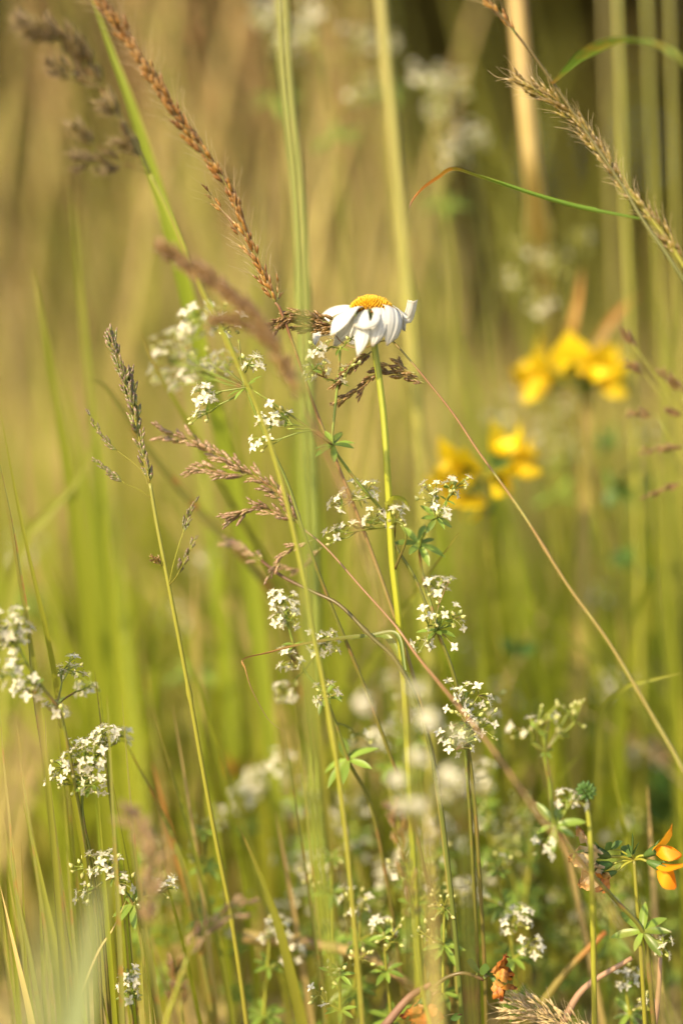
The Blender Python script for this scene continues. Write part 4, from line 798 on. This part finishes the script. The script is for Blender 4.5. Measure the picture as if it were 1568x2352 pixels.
trefoil('yellow trefoil head blurred high on the right, broad cluster of petals', [(1315, 885, 115), (1320, 960, 115), (1340, 1080, 116), (1390, 1250, 118), (1430, 1500, 120), (1440, 1900, 122)],
    [(1290, 885, 114, -.75, -.35, -.5, 'yellow', 1.48), (1270, 880, 116, -1, .05, -.5, 'yellow', 1.42), (1315, 875, 114, -.15, -.6, -.7, 'yellow', 1.54), (1335, 885, 116, .45, -.5, -.6, 'yellow', 1.48), (1345, 880, 116, .9, -.1, -.5, 'yellow', 1.42), (1310, 888, 118, .1, -.9, .3, 'yellow', 1.48), (1285, 870, 122, -.6, -.7, .4, 'yellow', 1.48), (1350, 870, 122, .8, -.5, .3, 'yellow', 1.35)],
    [(1410, 1120, 120, 7, 66), (1340, 900, 116, 3, 50), (1430, 860, 125, 3, 60), (1400, 1010, 122, 5, 56), (1440, 1300, 125, 5, 70)], 1)
trefoil('yellow trefoil blurred in the middle right, its flowers spread in two tufts', [(1110, 1110, 90), (1115, 1180, 90), (1130, 1350, 94), (1160, 1600, 98), (1180, 1950, 103)],
    [(1085, 1085, 88, -.9, -.45, -.3, 'yellow', 1.34), (1075, 1095, 88, -.75, .35, -.5, 'yellow', 1.40), (1090, 1110, 88, -.25, .8, -.5, 'yellow', 1.22), (1085, 1090, 86, -.35, -.2, -.9, 'yellow', 1.29), (1130, 1075, 88, .3, -1, -.3, 'yellow', 1.34), (1140, 1080, 88, .9, -.35, -.4, 'yellow', 1.40), (1125, 1095, 86, .35, .1, -.9, 'yellow', 1.22), (1145, 1070, 92, .75, -.7, .2, 'yellow', 1.34)],
    [(1120, 1180, 90, 3, 40), (1180, 1500, 98, 5, 60)], 2)
trefoil('orange trefoil flower at the right edge low down with faded blooms beside it', [(1455, 1975, 2), (1460, 2050, 2), (1470, 2180, 4), (1480, 2352, 6)],
    [(1478, 1965, 0, .9, -.55, -.4, 'orange', 1.0), (1484, 1978, -2, .9, .3, -.4, 'orange', 1.0), (1400, 1968, 0, -.95, -.4, -.3, 'faded', 1.15), (1405, 1985, 2, -.95, .1, -.35, 'faded', 1.1), (1415, 2002, 0, -.95, .3, -.2, 'withered', .75)],
    [(1450, 1965, 0, 4, 46), (1400, 1950, 2, 2, 36)], 3)
trefoil('withered orange trefoil bloom on a bent purple stem at the bottom', [(1110, 2250, 0), (1060, 2235, 0), (1010, 2255, 2), (975, 2300, 4), (940, 2380, 6)], [(1118, 2238, 0, .6, -.35, -.3, 'withered', .72), (1125, 2240, 0, .65, .6, -.3, 'withered', .68)], [(1100, 2230, 0, 2, 50)], 4, 'stem_dark')
trefoil('second withered trefoil bloom, hanging at the bottom edge', [(1005, 2275, -4), (985, 2300, -4), (1000, 2360, -4)], [(985, 2275, -4, -.2, .9, -.3, 'withered', .95), (978, 2285, -4, -.5, .8, -.2, 'withered', .8)], [(1060, 2330, -2, 1, 30)], 5, 'stem_dark')
trefoil('bright orange trefoil bud glowing between blurred grasses at centre-left', [(545, 1800, 130), (550, 1900, 130), (560, 2100, 130)], [(545, 1795, 130, 0, -1, -.4, 'withered', .9)], [], 6)
trefoil('hazy yellow trefoil far behind the budding bedstraw on the right', [(1480, 1760, 140), (1490, 1850, 140), (1500, 2100, 140)], [(1480, 1760, 140, -.5, -.7, -.5, 'faded', 1.2), (1480, 1760, 140, .5, -.7, -.5, 'faded', 1.2)], [(1520, 1840, 140, 7, 120), (1540, 1900, 140, 6, 120)], 7)
blade_thing('rusty orange leaf standing behind the upper trefoil', [(1335, 620, 120), (1325, 690, 120), (1305, 790, 125), (1300, 950, 180), (1310, 1200, 300), (1310, 1500, 400)], .0032, 'blade_rust')
blade_thing('orange blade leaning right behind the upper trefoil', [(1465, 680, 120), (1420, 715, 120), (1380, 770, 120), (1350, 850, 120), (1340, 1100, 120)], .0026, 'blade_rust')
blade_thing('tan dry blade hanging under the lower trefoil cluster', [(1310, 900, 130), (1330, 1000, 130), (1370, 1150, 150), (1400, 1300, 200), (1420, 1600, 300)], .0034, 'blade_straw')

# ---------------------------------------------------------------- litter at the foot
def twig(name, label, L, r0, m, cat='twig'):
    pts = smooth(path(L), 5); t = thing(name, label, cat, Vector((pts[0].x, pts[0].y, pts[0].z)))
    mb = MB(); mb.tube(pts, [r0 * (1 - .5 * i / len(pts)) for i in range(len(pts))], 7)
    o = link(name, mb.mesh(name, m, t.location), None, t.location.copy()); o['label'] = label; o['category'] = cat; o['kind'] = 'thing'; bpy.data.objects.remove(t); return o
twig('twig', 'pinkish-brown dry stalk lying slantwise in the lower right', [(1290, 2352, 8), (1340, 2270, 8), (1450, 2200, 8)], .0014, 'twig')
twig('twig', 'rust red dry stalk leaning up to the right at the bottom', [(1240, 2310, 30), (1300, 2230, 30), (1390, 2140, 30)], .0015, 'blade_rust')
twig('twig', 'dark brown stalk in the bottom centre crossing under the trefoil', [(880, 2360, 12), (940, 2290, 12), (990, 2260, 14)], .0016, 'twig')
twig('twig', 'thick straw stalk lying blurred across the low centre', [(560, 2150, 40), (700, 2165, 38), (830, 2195, 34), (960, 2270, 30)], .0026, 'blade_straw')
twig('twig', 'thin straw stalk bent at a node near the dark brown one', [(830, 2180, 60), (900, 2230, 55), (960, 2280, 50)], .0018, 'hay')
twig('twig', 'dark upright dead stalk at the bottom right', [(1500, 2360, 10), (1510, 2290, 10), (1515, 2200, 10)], .0012, 'twig')
pts = path([(1470, 2450, 8), (1380, 2395, 6), (1270, 2345, 5), (1185, 2312, 5)]); t = thing('hay_head', 'pale fluffy dry grass head lying at the bottom edge right of centre', 'grass', pts[0])
add_stem(t, smooth(pts[:2], 4), .0006, .0005, 'hay'); add_panicle(t, pts[1:], 80, 'hay', .0045, .5, .95, False, 'hay', 91)
